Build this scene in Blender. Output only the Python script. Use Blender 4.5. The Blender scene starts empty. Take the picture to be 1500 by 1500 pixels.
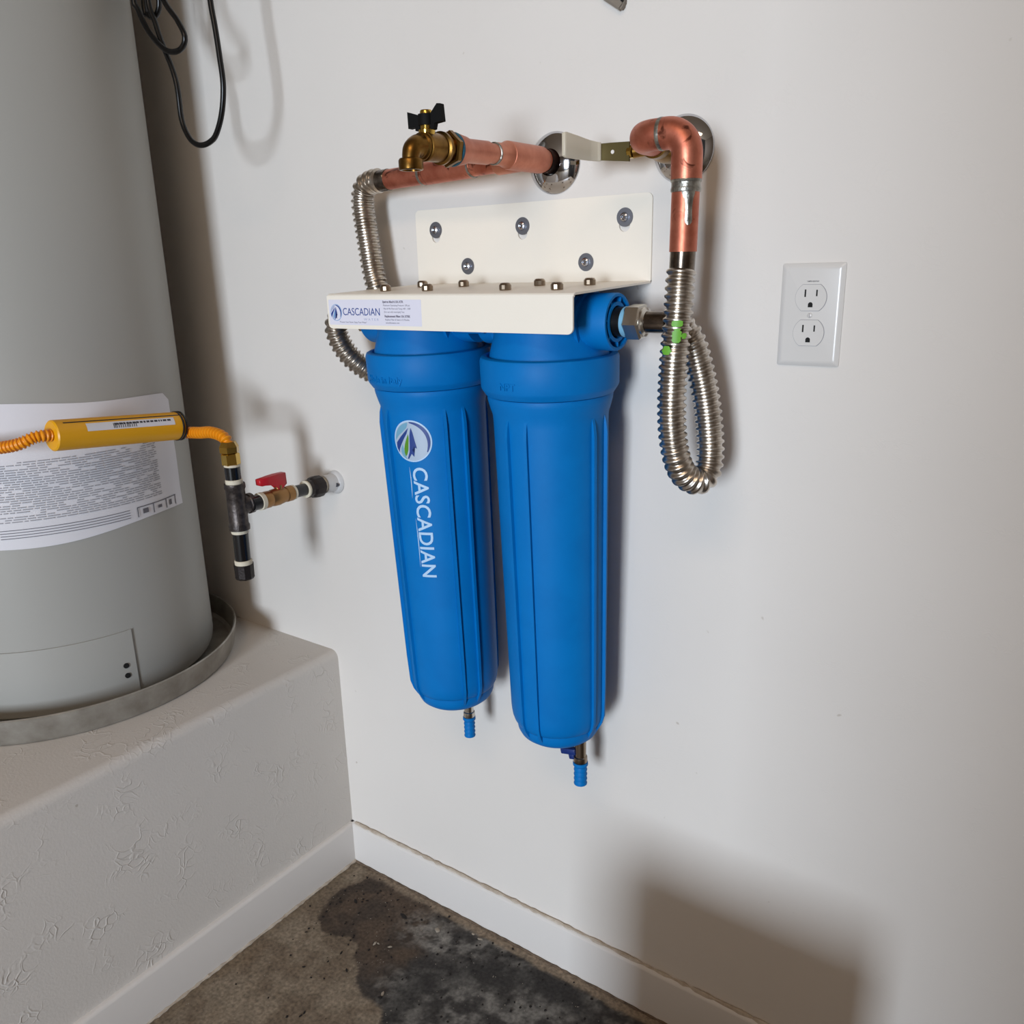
import bpy, bmesh, math, random
import numpy as np
from mathutils import Vector, Matrix

PI = math.pi
SC = bpy.context.scene
COL = SC.collection
random.seed(7)

# ------------------------------------------------------------------ camera
cam_d = bpy.data.cameras.new('camera')
cam = bpy.data.objects.new('camera', cam_d); COL.objects.link(cam)
_r = Vector((0.81765088, 0.57526478, -0.02274788))
_u = Vector((-0.14205368, 0.23988309, 0.96035246))
_f = Vector((-0.55791378, 0.78200162, -0.2778591))
_m = Matrix((_r, _u, -_f)).transposed().to_4x4()
_m.translation = Vector((1.1263, -0.9911, 1.1569))
cam.matrix_world = _m
cam_d.sensor_width = 36.0
cam_d.lens = 36.0 * 1217.52 / 1500.0
cam_d.clip_start = 0.01
SC.camera = cam

# ------------------------------------------------------------------ world, light, exposure
SC.view_settings.view_transform = 'Standard'
SC.view_settings.look = 'None'
SC.view_settings.gamma = 1.0
SC.view_settings.use_curve_mapping = False
SC.view_settings.exposure = 0.0
W_ = bpy.data.worlds.new('daylight_sky'); SC.world = W_
W_.use_nodes = True
bgn = W_.node_tree.nodes['Background']
bgn.inputs[0].default_value = (0.75, 0.87, 1.0, 1)
bgn.inputs[1].default_value = 0.5

def area(name, loc, rot, sx, sy, power, col):
    d = bpy.data.lights.new(name, 'AREA'); d.shape = 'RECTANGLE'
    d.size = sx; d.size_y = sy; d.energy = power; d.color = col
    o = bpy.data.objects.new(name, d); COL.objects.link(o)
    o.location = loc; o.rotation_euler = rot
    return o
# daylight through the open side door behind the photographer
area('doorway_daylight', (1.72, -5.32, 1.20), (PI/2, 0, 0), 0.95, 1.45, 246, (0.765, 0.872, 1.0))
# dim warm ceiling lamp of the garage
area('ceiling_lamp', (1.2, -2.0, 2.66), (0, 0, 0), 1.2, 0.5, 16, (1.0, 0.75, 0.53))

# ------------------------------------------------------------------ materials
def s2l(c):
    return tuple(((x/255.0)/12.92 if x/255.0 <= 0.04045 else ((x/255.0+0.055)/1.055)**2.4) for x in c) + (1,)

def mat(name, rgb, rough=0.5, metal=0.0, spec=0.5, coat=0.0, var=None, vscale=20, vamt=0.5,
        bump=0.0, bscale=200.0, rvar=0.0, lin=False, smudge=None):
    m = bpy.data.materials.new(name); m.use_nodes = True
    nt = m.node_tree; N = nt.nodes; L = nt.links
    b = N['Principled BSDF']
    col = rgb if lin else s2l(rgb)
    b.inputs['Base Color'].default_value = col
    b.inputs['Roughness'].default_value = rough
    b.inputs['Metallic'].default_value = metal
    b.inputs['Specular IOR Level'].default_value = spec
    b.inputs['Coat Weight'].default_value = coat
    tc = N.new('ShaderNodeTexCoord')
    if var is not None:
        n = N.new('ShaderNodeTexNoise'); n.inputs['Scale'].default_value = vscale
        n.inputs['Detail'].default_value = 6; n.inputs['Roughness'].default_value = 0.6
        L.new(tc.outputs['Object'], n.inputs['Vector'])
        r = N.new('ShaderNodeValToRGB')
        r.color_ramp.elements[0].position = 0.5 - 0.5*vamt*0.5
        r.color_ramp.elements[1].position = 0.5 + 0.5*vamt*0.5
        r.color_ramp.elements[0].color = s2l(var); r.color_ramp.elements[1].color = col
        L.new(n.outputs['Fac'], r.inputs['Fac']); L.new(r.outputs['Color'], b.inputs['Base Color'])
        if rvar:
            mr = N.new('ShaderNodeMapRange'); mr.inputs['To Min'].default_value = rough + rvar
            mr.inputs['To Max'].default_value = rough
            L.new(n.outputs['Fac'], mr.inputs['Value']); L.new(mr.outputs['Result'], b.inputs['Roughness'])
    if smudge is not None:
        n4 = N.new('ShaderNodeTexNoise'); n4.inputs['Scale'].default_value = 42; n4.inputs['Detail'].default_value = 5
        n4.inputs['Distortion'].default_value = 1.2
        L.new(tc.outputs['Object'], n4.inputs['Vector'])
        q = N.new('ShaderNodeMapRange'); q.inputs['From Min'].default_value = 0.60; q.inputs['From Max'].default_value = 0.68
        L.new(n4.outputs['Fac'], q.inputs['Value'])
        mxx = N.new('ShaderNodeMix'); mxx.data_type = 'RGBA'; mxx.inputs[7].default_value = s2l(smudge)
        src = b.inputs['Base Color'].links[0].from_socket
        L.new(q.outputs['Result'], mxx.inputs[0]); L.new(src, mxx.inputs[6]); L.new(mxx.outputs[2], b.inputs['Base Color'])
    if bump:
        n2 = N.new('ShaderNodeTexNoise'); n2.inputs['Scale'].default_value = bscale
        n2.inputs['Detail'].default_value = 4
        L.new(tc.outputs['Object'], n2.inputs['Vector'])
        bp = N.new('ShaderNodeBump'); bp.inputs['Strength'].default_value = bump
        bp.inputs['Distance'].default_value = 0.001
        L.new(n2.outputs['Fac'], bp.inputs['Height']); L.new(bp.outputs['Normal'], b.inputs['Normal'])
    return m

def wall_mat(name, rgb, knock=0.25, kscale=38.0, dist=0.0008):
    m = bpy.data.materials.new(name); m.use_nodes = True
    nt = m.node_tree; N = nt.nodes; L = nt.links
    b = N['Principled BSDF']; b.inputs['Roughness'].default_value = 0.62
    b.inputs['Specular IOR Level'].default_value = 0.3
    tc = N.new('ShaderNodeTexCoord')
    n = N.new('ShaderNodeTexNoise'); n.inputs['Scale'].default_value = 2.3; n.inputs['Detail'].default_value = 3
    r = N.new('ShaderNodeValToRGB')
    c1 = s2l([v-4 for v in rgb]); c2 = s2l(rgb)
    r.color_ramp.elements[0].color = c1; r.color_ramp.elements[1].color = c2
    r.color_ramp.elements[0].position = 0.35; r.color_ramp.elements[1].position = 0.65
    L.new(tc.outputs['Object'], n.inputs['Vector']); L.new(n.outputs['Fac'], r.inputs['Fac'])
    # small scuffs and specks
    n3 = N.new('ShaderNodeTexNoise'); n3.inputs['Scale'].default_value = 55; n3.inputs['Detail'].default_value = 1
    r3 = N.new('ShaderNodeValToRGB')
    r3.color_ramp.elements[0].position = 0.79; r3.color_ramp.elements[0].color = (1, 1, 1, 1)
    r3.color_ramp.elements[1].position = 0.83; r3.color_ramp.elements[1].color = (0.75, 0.72, 0.68, 1)
    mx = N.new('ShaderNodeMix'); mx.data_type = 'RGBA'; mx.blend_type = 'MULTIPLY'; mx.inputs[0].default_value = 1
    L.new(tc.outputs['Object'], n3.inputs['Vector']); L.new(n3.outputs['Fac'], r3.inputs['Fac'])
    L.new(r.outputs['Color'], mx.inputs[6]); L.new(r3.outputs['Color'], mx.inputs[7])
    L.new(mx.outputs[2], b.inputs['Base Color'])
    # trowelled relief: thin curved ridges over fine roller stipple
    nw = N.new('ShaderNodeTexNoise'); nw.inputs['Scale'].default_value = kscale*0.5; nw.inputs['Detail'].default_value = 2
    va = N.new('ShaderNodeVectorMath'); va.operation = 'MULTIPLY_ADD'
    va.inputs[1].default_value = (0.09, 0.09, 0.09)
    L.new(tc.outputs['Object'], nw.inputs['Vector']); L.new(nw.outputs['Color'], va.inputs[0])
    L.new(tc.outputs['Object'], va.inputs[2])
    vo = N.new('ShaderNodeTexVoronoi'); vo.feature = 'DISTANCE_TO_EDGE'; vo.inputs['Scale'].default_value = kscale
    L.new(va.outputs[0], vo.inputs['Vector'])
    mr = N.new('ShaderNodeMapRange'); mr.inputs['From Max'].default_value = 0.09
    mr.inputs['To Min'].default_value = 1; mr.inputs['To Max'].default_value = 0
    L.new(vo.outputs['Distance'], mr.inputs['Value'])
    nk = N.new('ShaderNodeTexNoise'); nk.inputs['Scale'].default_value = kscale*0.35
    L.new(tc.outputs['Object'], nk.inputs['Vector'])
    rk = N.new('ShaderNodeMapRange'); rk.inputs['From Min'].default_value = 0.5; rk.inputs['From Max'].default_value = 0.68
    L.new(nk.outputs['Fac'], rk.inputs['Value'])
    mu = N.new('ShaderNodeMath'); mu.operation = 'MULTIPLY'
    L.new(mr.outputs['Result'], mu.inputs[0]); L.new(rk.outputs['Result'], mu.inputs[1])
    nf = N.new('ShaderNodeTexNoise'); nf.inputs['Scale'].default_value = 260; nf.inputs['Detail'].default_value = 2
    L.new(tc.outputs['Object'], nf.inputs['Vector'])
    ml = N.new('ShaderNodeMath'); ml.operation = 'MULTIPLY_ADD'; ml.inputs[1].default_value = 0.35
    L.new(nf.outputs['Fac'], ml.inputs[0]); L.new(mu.outputs[0], ml.inputs[2])
    bp = N.new('ShaderNodeBump'); bp.inputs['Strength'].default_value = knock; bp.inputs['Distance'].default_value = dist
    L.new(ml.outputs[0], bp.inputs['Height']); L.new(bp.outputs['Normal'], b.inputs['Normal'])
    return m

M = {}
M['wall'] = wall_mat('painted_wall', (223, 217, 210), 0.2, 70, 0.0005)
M['stem'] = wall_mat('textured_wall', (209, 203, 196), 0.65, 42, 0.0011)
M['trim'] = mat('painted_trim', (216, 211, 206), 0.5, bump=0.15, bscale=60)
M['dark_wall'] = mat('garage_wall', (112, 96, 80), 0.8)
M['ceiling'] = mat('garage_ceiling', (140, 122, 102), 0.85)
M['caulk'] = mat('dirty_caulk', (200, 190, 176), 0.8, var=(160, 144, 126), vscale=60, vamt=0.8)
M['rust'] = mat('rusty_edge', (120, 102, 84), 0.9, var=(62, 50, 40), vscale=70, vamt=0.8, bump=0.4, bscale=150)
M['blue'] = mat('blue_plastic', (0, 113, 186), 0.5, spec=0.16, var=(0, 108, 180), vscale=14, bump=0.12, bscale=700)
M['navy_plastic'] = mat('dark_blue_plastic', (12, 44, 110), 0.45)
M['black'] = mat('black_rubber', (14, 14, 14), 0.35)
M['blackmatte'] = mat('black_plastic', (5, 5, 5), 0.7, spec=0.2)
M['blackpipe'] = mat('black_steel_pipe', (16, 16, 18), 0.22, spec=0.6)
M['iron'] = mat('malleable_iron', (92, 84, 80), 0.42, 0.75, var=(60, 54, 52), vscale=90, bump=0.5, bscale=300)
M['iron_dark'] = mat('dark_iron', (48, 42, 40), 0.45, 0.6, bump=0.5, bscale=300)
M['steel'] = mat('stainless_hose', (208, 200, 190), 0.3, 1.0, var=(176, 166, 154), vscale=40)
M['steel_collar'] = mat('heat_tinted_steel', (128, 116, 104), 0.24, 1.0, var=(88, 78, 70), vscale=60)
M['nickel'] = mat('nickel_nut', (206, 200, 190), 0.24, 1.0)
M['chrome'] = mat('chrome', (205, 205, 208), 0.07, 1.0)
M['zinc'] = mat('zinc_washer', (140, 142, 150), 0.42, 0.9)
M['zinc_bright'] = mat('zinc_screw', (190, 194, 205), 0.2, 1.0)
M['bolt'] = mat('bronzed_bolt', (150, 134, 116), 0.3, 1.0)
M['copper'] = mat('copper', (214, 134, 108), 0.36, 0.85, var=(168, 88, 66), vscale=34, vamt=0.9, rvar=0.15, bump=0.15, bscale=160, smudge=(110, 58, 42))
M['copper_dull'] = mat('dull_copper', (212, 142, 116), 0.45, 0.8, var=(178, 104, 80), vscale=30, vamt=0.9, bump=0.15, bscale=160)
M['copper_burnt'] = mat('burnt_copper', (70, 34, 22), 0.4, 0.8, var=(34, 20, 16), vscale=60)
M['solder'] = mat('solder', (170, 166, 156), 0.35, 0.9, var=(120, 116, 108), vscale=120, bump=0.5, bscale=300)
M['brass'] = mat('brass', (150, 112, 54), 0.32, 1.0, var=(104, 74, 34), vscale=50, vamt=0.8)
M['brass_bright'] = mat('bright_brass', (206, 170, 84), 0.2, 1.0)
M['brass_gas'] = mat('gas_valve_brass', (158, 118, 74), 0.4, 0.85)
M['tape_blue'] = mat('blue_thread_tape', (120, 176, 206), 0.6)
M['teal'] = mat('teal_sealant', (18, 78, 98), 0.5)
M['dope'] = mat('white_pipe_sealant', (214, 204, 182), 0.6, bump=0.5, bscale=300)
M['cream'] = mat('cream_powder_coat', (240, 232, 218), 0.38, spec=0.5, bump=0.12, bscale=500)
M['sleeve'] = mat('yellowed_vinyl', (206, 196, 176), 0.4)
M['olive'] = mat('olive_steel', (104, 92, 58), 0.4, 0.8)
M['red'] = mat('red_handle', (188, 22, 34), 0.4)
M['yellow'] = mat('yellow_sleeve', (226, 162, 12), 0.4)
M['orange'] = mat('orange_hose_coat', (232, 146, 14), 0.4)
M['heater'] = mat('heater_enamel', (162, 160, 154), 0.45, spec=0.4, bump=0.08, bscale=50)
M['paper'] = mat('paper', (216, 214, 218), 0.7)
M['ink'] = mat('grey_ink', (150, 148, 152), 0.8)
M['ink_mid'] = mat('mid_ink', (104, 102, 108), 0.8)
M['ink_dark'] = mat('dark_ink', (60, 60, 66), 0.8)
M['alu'] = mat('galvanized_pan', (176, 172, 164), 0.45, 0.6, var=(140, 134, 124), vscale=22, vamt=0.8, bump=0.2, bscale=60)
M['outlet'] = mat('white_nylon', (214, 210, 205), 0.25, spec=0.6)
M['slot'] = mat('slot_dark', (8, 7, 6), 0.8)
M['cord'] = mat('black_cord', (7, 6, 6), 0.3, spec=0.4)
M['label'] = mat('sticker_white', (222, 220, 232), 0.35)
M['label_blue'] = mat('sticker_blue', (26, 62, 138), 0.5)
M['label_sky'] = mat('sticker_sky', (110, 160, 205), 0.5)
M['label_grey'] = mat('sticker_grey', (128, 124, 138), 0.6)
M['label_pale'] = mat('sticker_pale', (170, 178, 205), 0.6)
M['decal'] = mat('decal_pale', (178, 208, 236), 0.4)
M['decal_grey'] = mat('decal_grey', (170, 186, 204), 0.4)
M['decal_teal'] = mat('decal_teal', (112, 164, 190), 0.4)
M['decal_navy'] = mat('decal_navy', (34, 62, 132), 0.4)
M['decal_green'] = mat('decal_green', (84, 140, 30), 0.4)
M['green'] = mat('green_tape', (104, 170, 52), 0.5)
M['card'] = mat('cardboard', (140, 106, 72), 0.85, bump=0.2, bscale=80)
M['hookgrey'] = mat('grey_hook', (128, 118, 106), 0.5)
M['chip_dark'] = mat('dark_debris', (24, 18, 14), 0.9)
M['chip_light'] = mat('pale_debris', (150, 140, 126), 0.9)
M['putty'] = mat('white_collar', (206, 204, 202), 0.45, bump=0.3, bscale=100)
M['valvebox'] = mat('grey_valve', (92, 94, 96), 0.5)

# ------------------------------------------------------------------ helpers
WM = {}
def tag(o, label=None, cat=None, group=None, kind=None):
    if label: o['label'] = label
    if cat: o['category'] = cat
    if group: o['group'] = group
    if kind: o['kind'] = kind
    return o

def thing(name, loc, label, cat, group=None, rot=None):
    o = bpy.data.objects.new(name, None); COL.objects.link(o)
    o.empty_display_size = 0.02
    o.location = loc
    mw = Matrix.Translation(loc)
    if rot:
        o.rotation_euler = rot
        from mathutils import Euler
        mw = mw @ Euler(rot).to_matrix().to_4x4()
    WM[o.name] = mw
    return tag(o, label, cat, group)

def obj(name, bm, m, parent=None, local=False, smooth=True, ang=35):
    """link a bmesh as one object; coordinates are world unless local"""
    if parent is not None and not local:
        bm.transform(WM[parent.name].inverted())
    bmesh.ops.recalc_face_normals(bm, faces=bm.faces[:])
    if smooth:
        for f in bm.faces: f.smooth = True
        c = math.radians(ang)
        for e in bm.edges:
            if len(e.link_faces) == 2:
                try:
                    if e.calc_face_angle() > c: e.smooth = False
                except ValueError: pass
    me = bpy.data.meshes.new(name); bm.to_mesh(me); bm.free()
    for mm in (m if isinstance(m, (list, tuple)) else [m]): me.materials.append(mm)
    o = bpy.data.objects.new(name, me); COL.objects.link(o)
    if parent is not None:
        o.parent = parent
        WM[o.name] = WM[parent.name]
    else:
        WM[o.name] = Matrix.Identity(4)
    return o

def axm(p, d, up=(0, 0, 1)):
    z = Vector(d).normalized(); u = Vector(up)
    if abs(z.dot(u)) > 0.99: u = Vector((1, 0, 0))
    x = u.cross(z).normalized(); y = z.cross(x)
    m = Matrix((x, y, z)).transposed().to_4x4(); m.translation = Vector(p)
    return m

def lathe(bm, prof, mtx, seg=40, phase=0.0):
    rings = []
    for r, z in prof:
        if r < 1e-6:
            rings.append([bm.verts.new(mtx @ Vector((0, 0, z)))])
        else:
            rings.append([bm.verts.new(mtx @ Vector((r*math.cos(phase+2*PI*i/seg), r*math.sin(phase+2*PI*i/seg), z))) for i in range(seg)])
    for a, b in zip(rings[:-1], rings[1:]):
        if len(a) == 1 and len(b) == 1: continue
        for i in range(seg):
            j = (i+1) % seg
            if len(a) == 1: bm.faces.new((a[0], b[j], b[i]))
            elif len(b) == 1: bm.faces.new((a[i], a[j], b[0]))
            else: bm.faces.new((a[i], a[j], b[j], b[i]))
    return bm

def cyl(bm, p0, p1, r, r1=None, seg=32, bev=0.0):
    p0 = Vector(p0); p1 = Vector(p1); L = (p1-p0).length
    r1 = r if r1 is None else r1
    if bev:
        pr = [(0, 0), (r-bev, 0), (r, bev), (r1, L-bev), (r1-bev, L), (0, L)]
    else:
        pr = [(0, 0), (r, 0), (r1, L), (0, L)]
    return lathe(bm, pr, axm(p0, p1-p0), seg)

def hexn(bm, p0, p1, r, phase=0.0, bev=0.1):
    p0 = Vector(p0); p1 = Vector(p1); L = (p1-p0).length
    b = r*bev
    return lathe(bm, [(0, 0), (r-b, 0), (r, b), (r, L-b), (r-b, L), (0, L)], axm(p0, p1-p0), 6, phase)

def box(bm, lo, hi, bev=0.0, seg=2, mtx=None):
    r = bmesh.ops.create_cube(bm, size=1.0)
    lo = Vector(lo); hi = Vector(hi)
    for v in r['verts']:
        v.co = Vector(((lo[i]+hi[i])/2 + v.co[i]*(hi[i]-lo[i]) for i in range(3)))
    if bev:
        es = list({e for v in r['verts'] for e in v.link_edges})
        g = bmesh.ops.bevel(bm, geom=es, offset=bev, segments=seg, affect='EDGES', profile=0.5)
        vs = {v for f in g['faces'] for v in f.verts}
    if mtx is not None:
        # only transform this island
        seen = set(); 
        stack = [next(v for v in bm.verts if v.is_valid and v in (vs if bev else r['verts']))]
        while stack:
            v = stack.pop()
            if v in seen: continue
            seen.add(v)
            for e in v.link_edges: stack.append(e.other_vert(v))
        for v in seen: v.co = mtx @ v.co
    return bm

def catmull(P, step=0.002):
    P = [Vector(p) for p in P]
    Q = [P[0]*2-P[1]] + P + [P[-1]*2-P[-2]]
    out = []
    for i in range(1, len(Q)-2):
        a, b, c, d = Q[i-1:i+3]
        n = max(2, int((c-b).length/step))
        for k in range(n):
            t = k/n
            out.append(0.5*((2*b)+(c-a)*t+(2*a-5*b+4*c-d)*t*t+(3*b-a-3*c+d)*t**3))
    out.append(P[-1])
    return out

def resample(P, n):
    d = [0.0]
    for a, b in zip(P[:-1], P[1:]): d.append(d[-1]+(b-a).length)
    T = d[-1]; out = []; j = 0
    for k in range(n):
        s = T*k/(n-1)
        while j < len(d)-2 and d[j+1] < s: j += 1
        t = (s-d[j])/max(1e-9, d[j+1]-d[j]); out.append(P[j].lerp(P[j+1], min(1, max(0, t))))
    return out, T

def sweep(bm, pts, rad, seg=20, cap=True, a0=0.0, a1=2*PI):
    """pts: list of Vectors; rad: function of arc length"""
    n = len(pts); tang = []
    for i in range(n):
        a = pts[max(0, i-1)]; b = pts[min(n-1, i+1)]; tang.append((b-a).normalized())
    u = Vector((0, 0, 1)) if abs(tang[0].z) < 0.9 else Vector((0, -1, 0))
    x = (u - tang[0]*u.dot(tang[0])).normalized()
    full = abs(a1-a0-2*PI) < 1e-6
    rings = []; s = 0.0
    for i in range(n):
        if i: s += (pts[i]-pts[i-1]).length
        t = tang[i]; x = (x - t*x.dot(t)).normalized(); y = t.cross(x)
        r = rad(s)
        m = seg if full else seg+1
        rings.append([bm.verts.new(pts[i] + (x*math.cos(a0+(a1-a0)*k/seg) + y*math.sin(a0+(a1-a0)*k/seg))*r) for k in range(m)])
    for a, b in zip(rings[:-1], rings[1:]):
        m = len(a)
        for k in range(m if full else m-1):
            j = (k+1) % m
            bm.faces.new((a[k], a[j], b[j], b[k]))
    if cap and full:
        bm.faces.new(rings[0][::-1]); bm.faces.new(rings[-1])
    return rings

def corrugated(path, r0, amp, pitch, seg=24, per=10):
    P = catmull(path, 0.001)
    L = sum((b-a).length for a, b in zip(P[:-1], P[1:]))
    nr = round(L/pitch); pts, T = resample(P, nr*per+1)
    p = T/nr
    bm = bmesh.new()
    def rad(s):
        c = 0.5-0.5*math.cos(2*PI*s/p)
        c = c*c*(3-2*c)
        return r0 + amp*c
    sweep(bm, pts, rad, seg)
    return bm, pts, T

def poly_prism(bm, pts2, z0, z1, mtx=None):
    a = [bm.verts.new(Vector((x, y, z0))) for x, y in pts2]
    b = [bm.verts.new(Vector((x, y, z1))) for x, y in pts2]
    n = len(a)
    bm.faces.new(a[::-1]); bm.faces.new(b)
    for i in range(n):
        j = (i+1) % n; bm.faces.new((a[i], a[j], b[j], b[i]))
    if mtx is not None:
        for v in a+b: v.co = mtx @ v.co
    return bm

def text_bm(body, size, extrude=0.0001, xs=1.0, align='LEFT', shear=0.0, bold=0.0, spacing=1.0):
    c = bpy.data.curves.new('txt', 'FONT'); c.body = body; c.size = size; c.extrude = extrude
    c.align_x = align; c.shear = shear; c.offset = bold; c.space_character = spacing
    c.resolution_u = 4
    o = bpy.data.objects.new('txt', c); COL.objects.link(o)
    dg = bpy.context.evaluated_depsgraph_get()
    me = bpy.data.meshes.new_from_object(o.evaluated_get(dg))
    bm = bmesh.new(); bm.from_mesh(me)
    bpy.data.objects.remove(o); bpy.data.curves.remove(c); bpy.data.meshes.remove(me)
    for v in bm.verts: v.co.x *= xs
    return bm

def slice_axis(bm, axis, lo, hi, step):
    k = lo
    while k < hi:
        co = [0, 0, 0]; co[axis] = k; no = [0, 0, 0]; no[axis] = 1
        bmesh.ops.bisect_plane(bm, geom=bm.verts[:]+bm.edges[:]+bm.faces[:], plane_co=co, plane_no=no)
        k += step
    return bm

def wrap(bm, r, ang0, zc, off=0.0003, rfun=None):
    """flat decal (x right, y up, z out) onto a vertical cylinder in local coords"""
    xs = [v.co.x for v in bm.verts]
    slice_axis(bm, 0, min(xs)+0.002, max(xs), 0.003)
    for v in bm.verts:
        z = zc + v.co.y
        rr = (rfun(z) if rfun else r)
        a = ang0 + v.co.x/rr
        R = rr + off + v.co.z
        v.co = Vector((R*math.cos(a), R*math.sin(a), z))
    return bm

# ------------------------------------------------------------------ the setting
HP = 0.4654      # height of the raised platform
def quadbox(name, lo, hi, m, bev=0.0, seg=3):
    bm = bmesh.new(); box(bm, lo, hi, bev, seg)
    o = obj(name, bm, m); o['kind'] = 'structure'; return o

quadbox('wall_back', (-0.95, 0.0, 0.0), (3.3, 0.12, 2.75), M['wall'])
quadbox('wall_left', (-1.07, -5.3, 0.0), (-0.95, 0.12, 2.75), M['dark_wall'])
quadbox('wall_right', (3.3, -5.3, 0.0), (3.42, 0.12, 2.75), M['dark_wall'])
quadbox('ceiling', (-1.07, -5.3, 2.75), (3.42, 0.12, 2.85), M['ceiling'])
bm = bmesh.new()
box(bm, (-1.07, -5.3, 0.0), (1.05, -5.18, 2.75)); box(bm, (2.39, -5.3, 0.0), (3.42, -5.18, 2.75)); box(bm, (1.05, -5.3, 2.12), (2.39, -5.18, 2.75))
obj('wall_front', bm, M['dark_wall'])['kind'] = 'structure'
bm = bmesh.new()
box(bm, (1.0, -5.32, 0), (1.08, -5.15, 2.16)); box(bm, (2.36, -5.32, 0), (2.44, -5.15, 2.16)); box(bm, (1.0, -5.32, 2.10), (2.44, -5.15, 2.18))
obj('door_1', bm, M['trim'])['kind'] = 'structure'

# raised platform the heater stands on (rounded plaster edges)
bm = bmesh.new(); box(bm, (-0.95, -2.2, 0.0), (0.0, 0.0, HP))
es = [e for e in bm.edges if all(abs(v.co.x) < 1e-6 and abs(v.co.z-HP) < 1e-6 for v in e.verts)]
bmesh.ops.bevel(bm, geom=es, offset=0.016, segments=5, affect='EDGES', profile=0.5)
o = obj('raised_platform', bm, M['stem'], ang=60)
tag(o, 'raised off-white textured plaster platform in the corner under the water heater', 'platform', kind='structure')

# baseboards with a rounded top front edge
def baseboard(name, a, b, outn, m, t=0.0105, h=0.0865):
    a = Vector(a); b = Vector(b); n = Vector(outn); L = (b-a)
    prof = [(0, 0), (t, 0), (t, h-0.006), (t-0.0015, h-0.002), (t-0.005, h), (0, h)]
    bm = bmesh.new()
    A = [bm.verts.new(a+n*x+Vector((0, 0, z))) for x, z in prof]
    B = [bm.verts.new(b+n*x+Vector((0, 0, z))) for x, z in prof]
    k = len(prof)
    for i in range(k):
        j = (i+1) % k; bm.faces.new((A[i], A[j], B[j], B[i]))
    bm.faces.new(A); bm.faces.new(B[::-1])
    o = obj(name, bm, m, ang=50); o['kind'] = 'structure'; return o
baseboard('baseboard_back', (0.0, 0, 0.001), (3.3, 0, 0.001), (0, -1, 0), M['trim'])
baseboard('baseboard_left', (0, 0.0, 0.001), (0, -2.2, 0.001), (1, 0, 0), M['trim'])
# uneven painted caulk bead on the back baseboard, thicker dirt line at the floor
def bead(name, a, b, r, m, jit, seed, n=220, squash=None):
    rnd = random.Random(seed); a = Vector(a); b = Vector(b)
    pts = [a.lerp(b, i/n)+Vector((0, rnd.uniform(-jit, jit)*0.4, rnd.uniform(-jit, jit)*0.4)) for i in range(n+1)]
    rr = [r*rnd.uniform(0.5, 1.3) for _ in range(n+1)]
    L = (b-a).length
    bm = bmesh.new(); sweep(bm, pts, lambda s: rr[min(n, int(s/L*n))], 8)
    o = obj(name, bm, m); o['kind'] = 'structure'; return o
bead('trim_1', (0.012, -0.0035, 0.0868), (2.2, -0.0035, 0.0868), 0.0034, M['caulk'], 0.0006, 3)
bead('trim_2', (0.012, -0.0115, 0.001), (2.2, -0.0115, 0.001), 0.0022, M['rust'], 0.0012, 4)
bead('trim_3', (0.0115, -0.012, 0.001), (0.0115, -1.5, 0.001), 0.0030, M['caulk'], 0.0015, 5)

# ---- floor: stained concrete
def vnoise(x, y, seed):
    rs = np.random.RandomState(seed); G = rs.rand(256, 256)
    xi = np.floor(x).astype(int); yi = np.floor(y).astype(int); fx = x-xi; fy = y-yi
    fx = fx*fx*(3-2*fx); fy = fy*fy*(3-2*fy)
    g = lambda a, b: G[a % 256, b % 256]
    return (g(xi, yi)*(1-fx)+g(xi+1, yi)*fx)*(1-fy)+(g(xi, yi+1)*(1-fx)+g(xi+1, yi+1)*fx)*fy
def fbm(x, y, sc, seed, octv=5):
    v = 0; a = 1; t = 0
    for k in range(octv):
        v = v + a*vnoise(x*sc*2**k+17.3*k, y*sc*2**k+5.1*k, seed+k); t += a; a *= 0.55
    return v/t
def inpoly(x, y, P):
    c = np.zeros(x.shape, bool); n = len(P)
    dmin = np.full(x.shape, 9.0)
    for i in range(n):
        x1, y1 = P[i]; x2, y2 = P[(i+1) % n]
        cond = ((y1 > y) != (y2 > y)) & (x < (x2-x1)*(y-y1)/((y2-y1) if y2 != y1 else 1e-9)+x1)
        c ^= cond
        dx, dy = x2-x1, y2-y1
        t = np.clip(((x-x1)*dx+(y-y1)*dy)/(dx*dx+dy*dy+1e-12), 0, 1)
        dmin = np.minimum(dmin, np.hypot(x-x1-t*dx, y-y1-t*dy))
    return np.where(c, dmin, -dmin)
def sm(a, b, x):
    t = np.clip((x-a)/(b-a), 0, 1); return t*t*(3-2*t)
fx = np.concatenate([[-1.0], np.arange(0, 1.30, 0.0045), [1.8, 2.5, 3.4]])
fy = np.concatenate([[-5.3, -3, -1.5, -1.0], np.arange(-0.62, 0.0001, 0.0045), [0.1]])
GX, GY = np.meshgrid(fx, fy, indexing='ij')
stain = [(0.075, -0.018), (0.057, -0.060), (0.045, -0.097), (0.052, -0.14), (0.070, -0.172), (0.100, -0.182), (0.127, -0.174), (0.150, -0.163),
         (0.172, -0.172), (0.192, -0.195), (0.213, -0.204), (0.235, -0.232), (0.256, -0.245), (0.285, -0.240), (0.304, -0.244), (0.327, -0.264),
         (0.36, -0.33), (0.42, -0.5), (0.5, -0.9), (1.6, -0.9), (1.6, -0.03), (0.30, -0.028), (0.12, -0.022)]
w1 = (fbm(GX, GY, 40, 3)-0.5)
D = inpoly(GX+w1*0.016, GY+(fbm(GX, GY, 40, 9)-0.5)*0.016, stain)
kd = sm(-0.002, 0.003, D)
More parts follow.
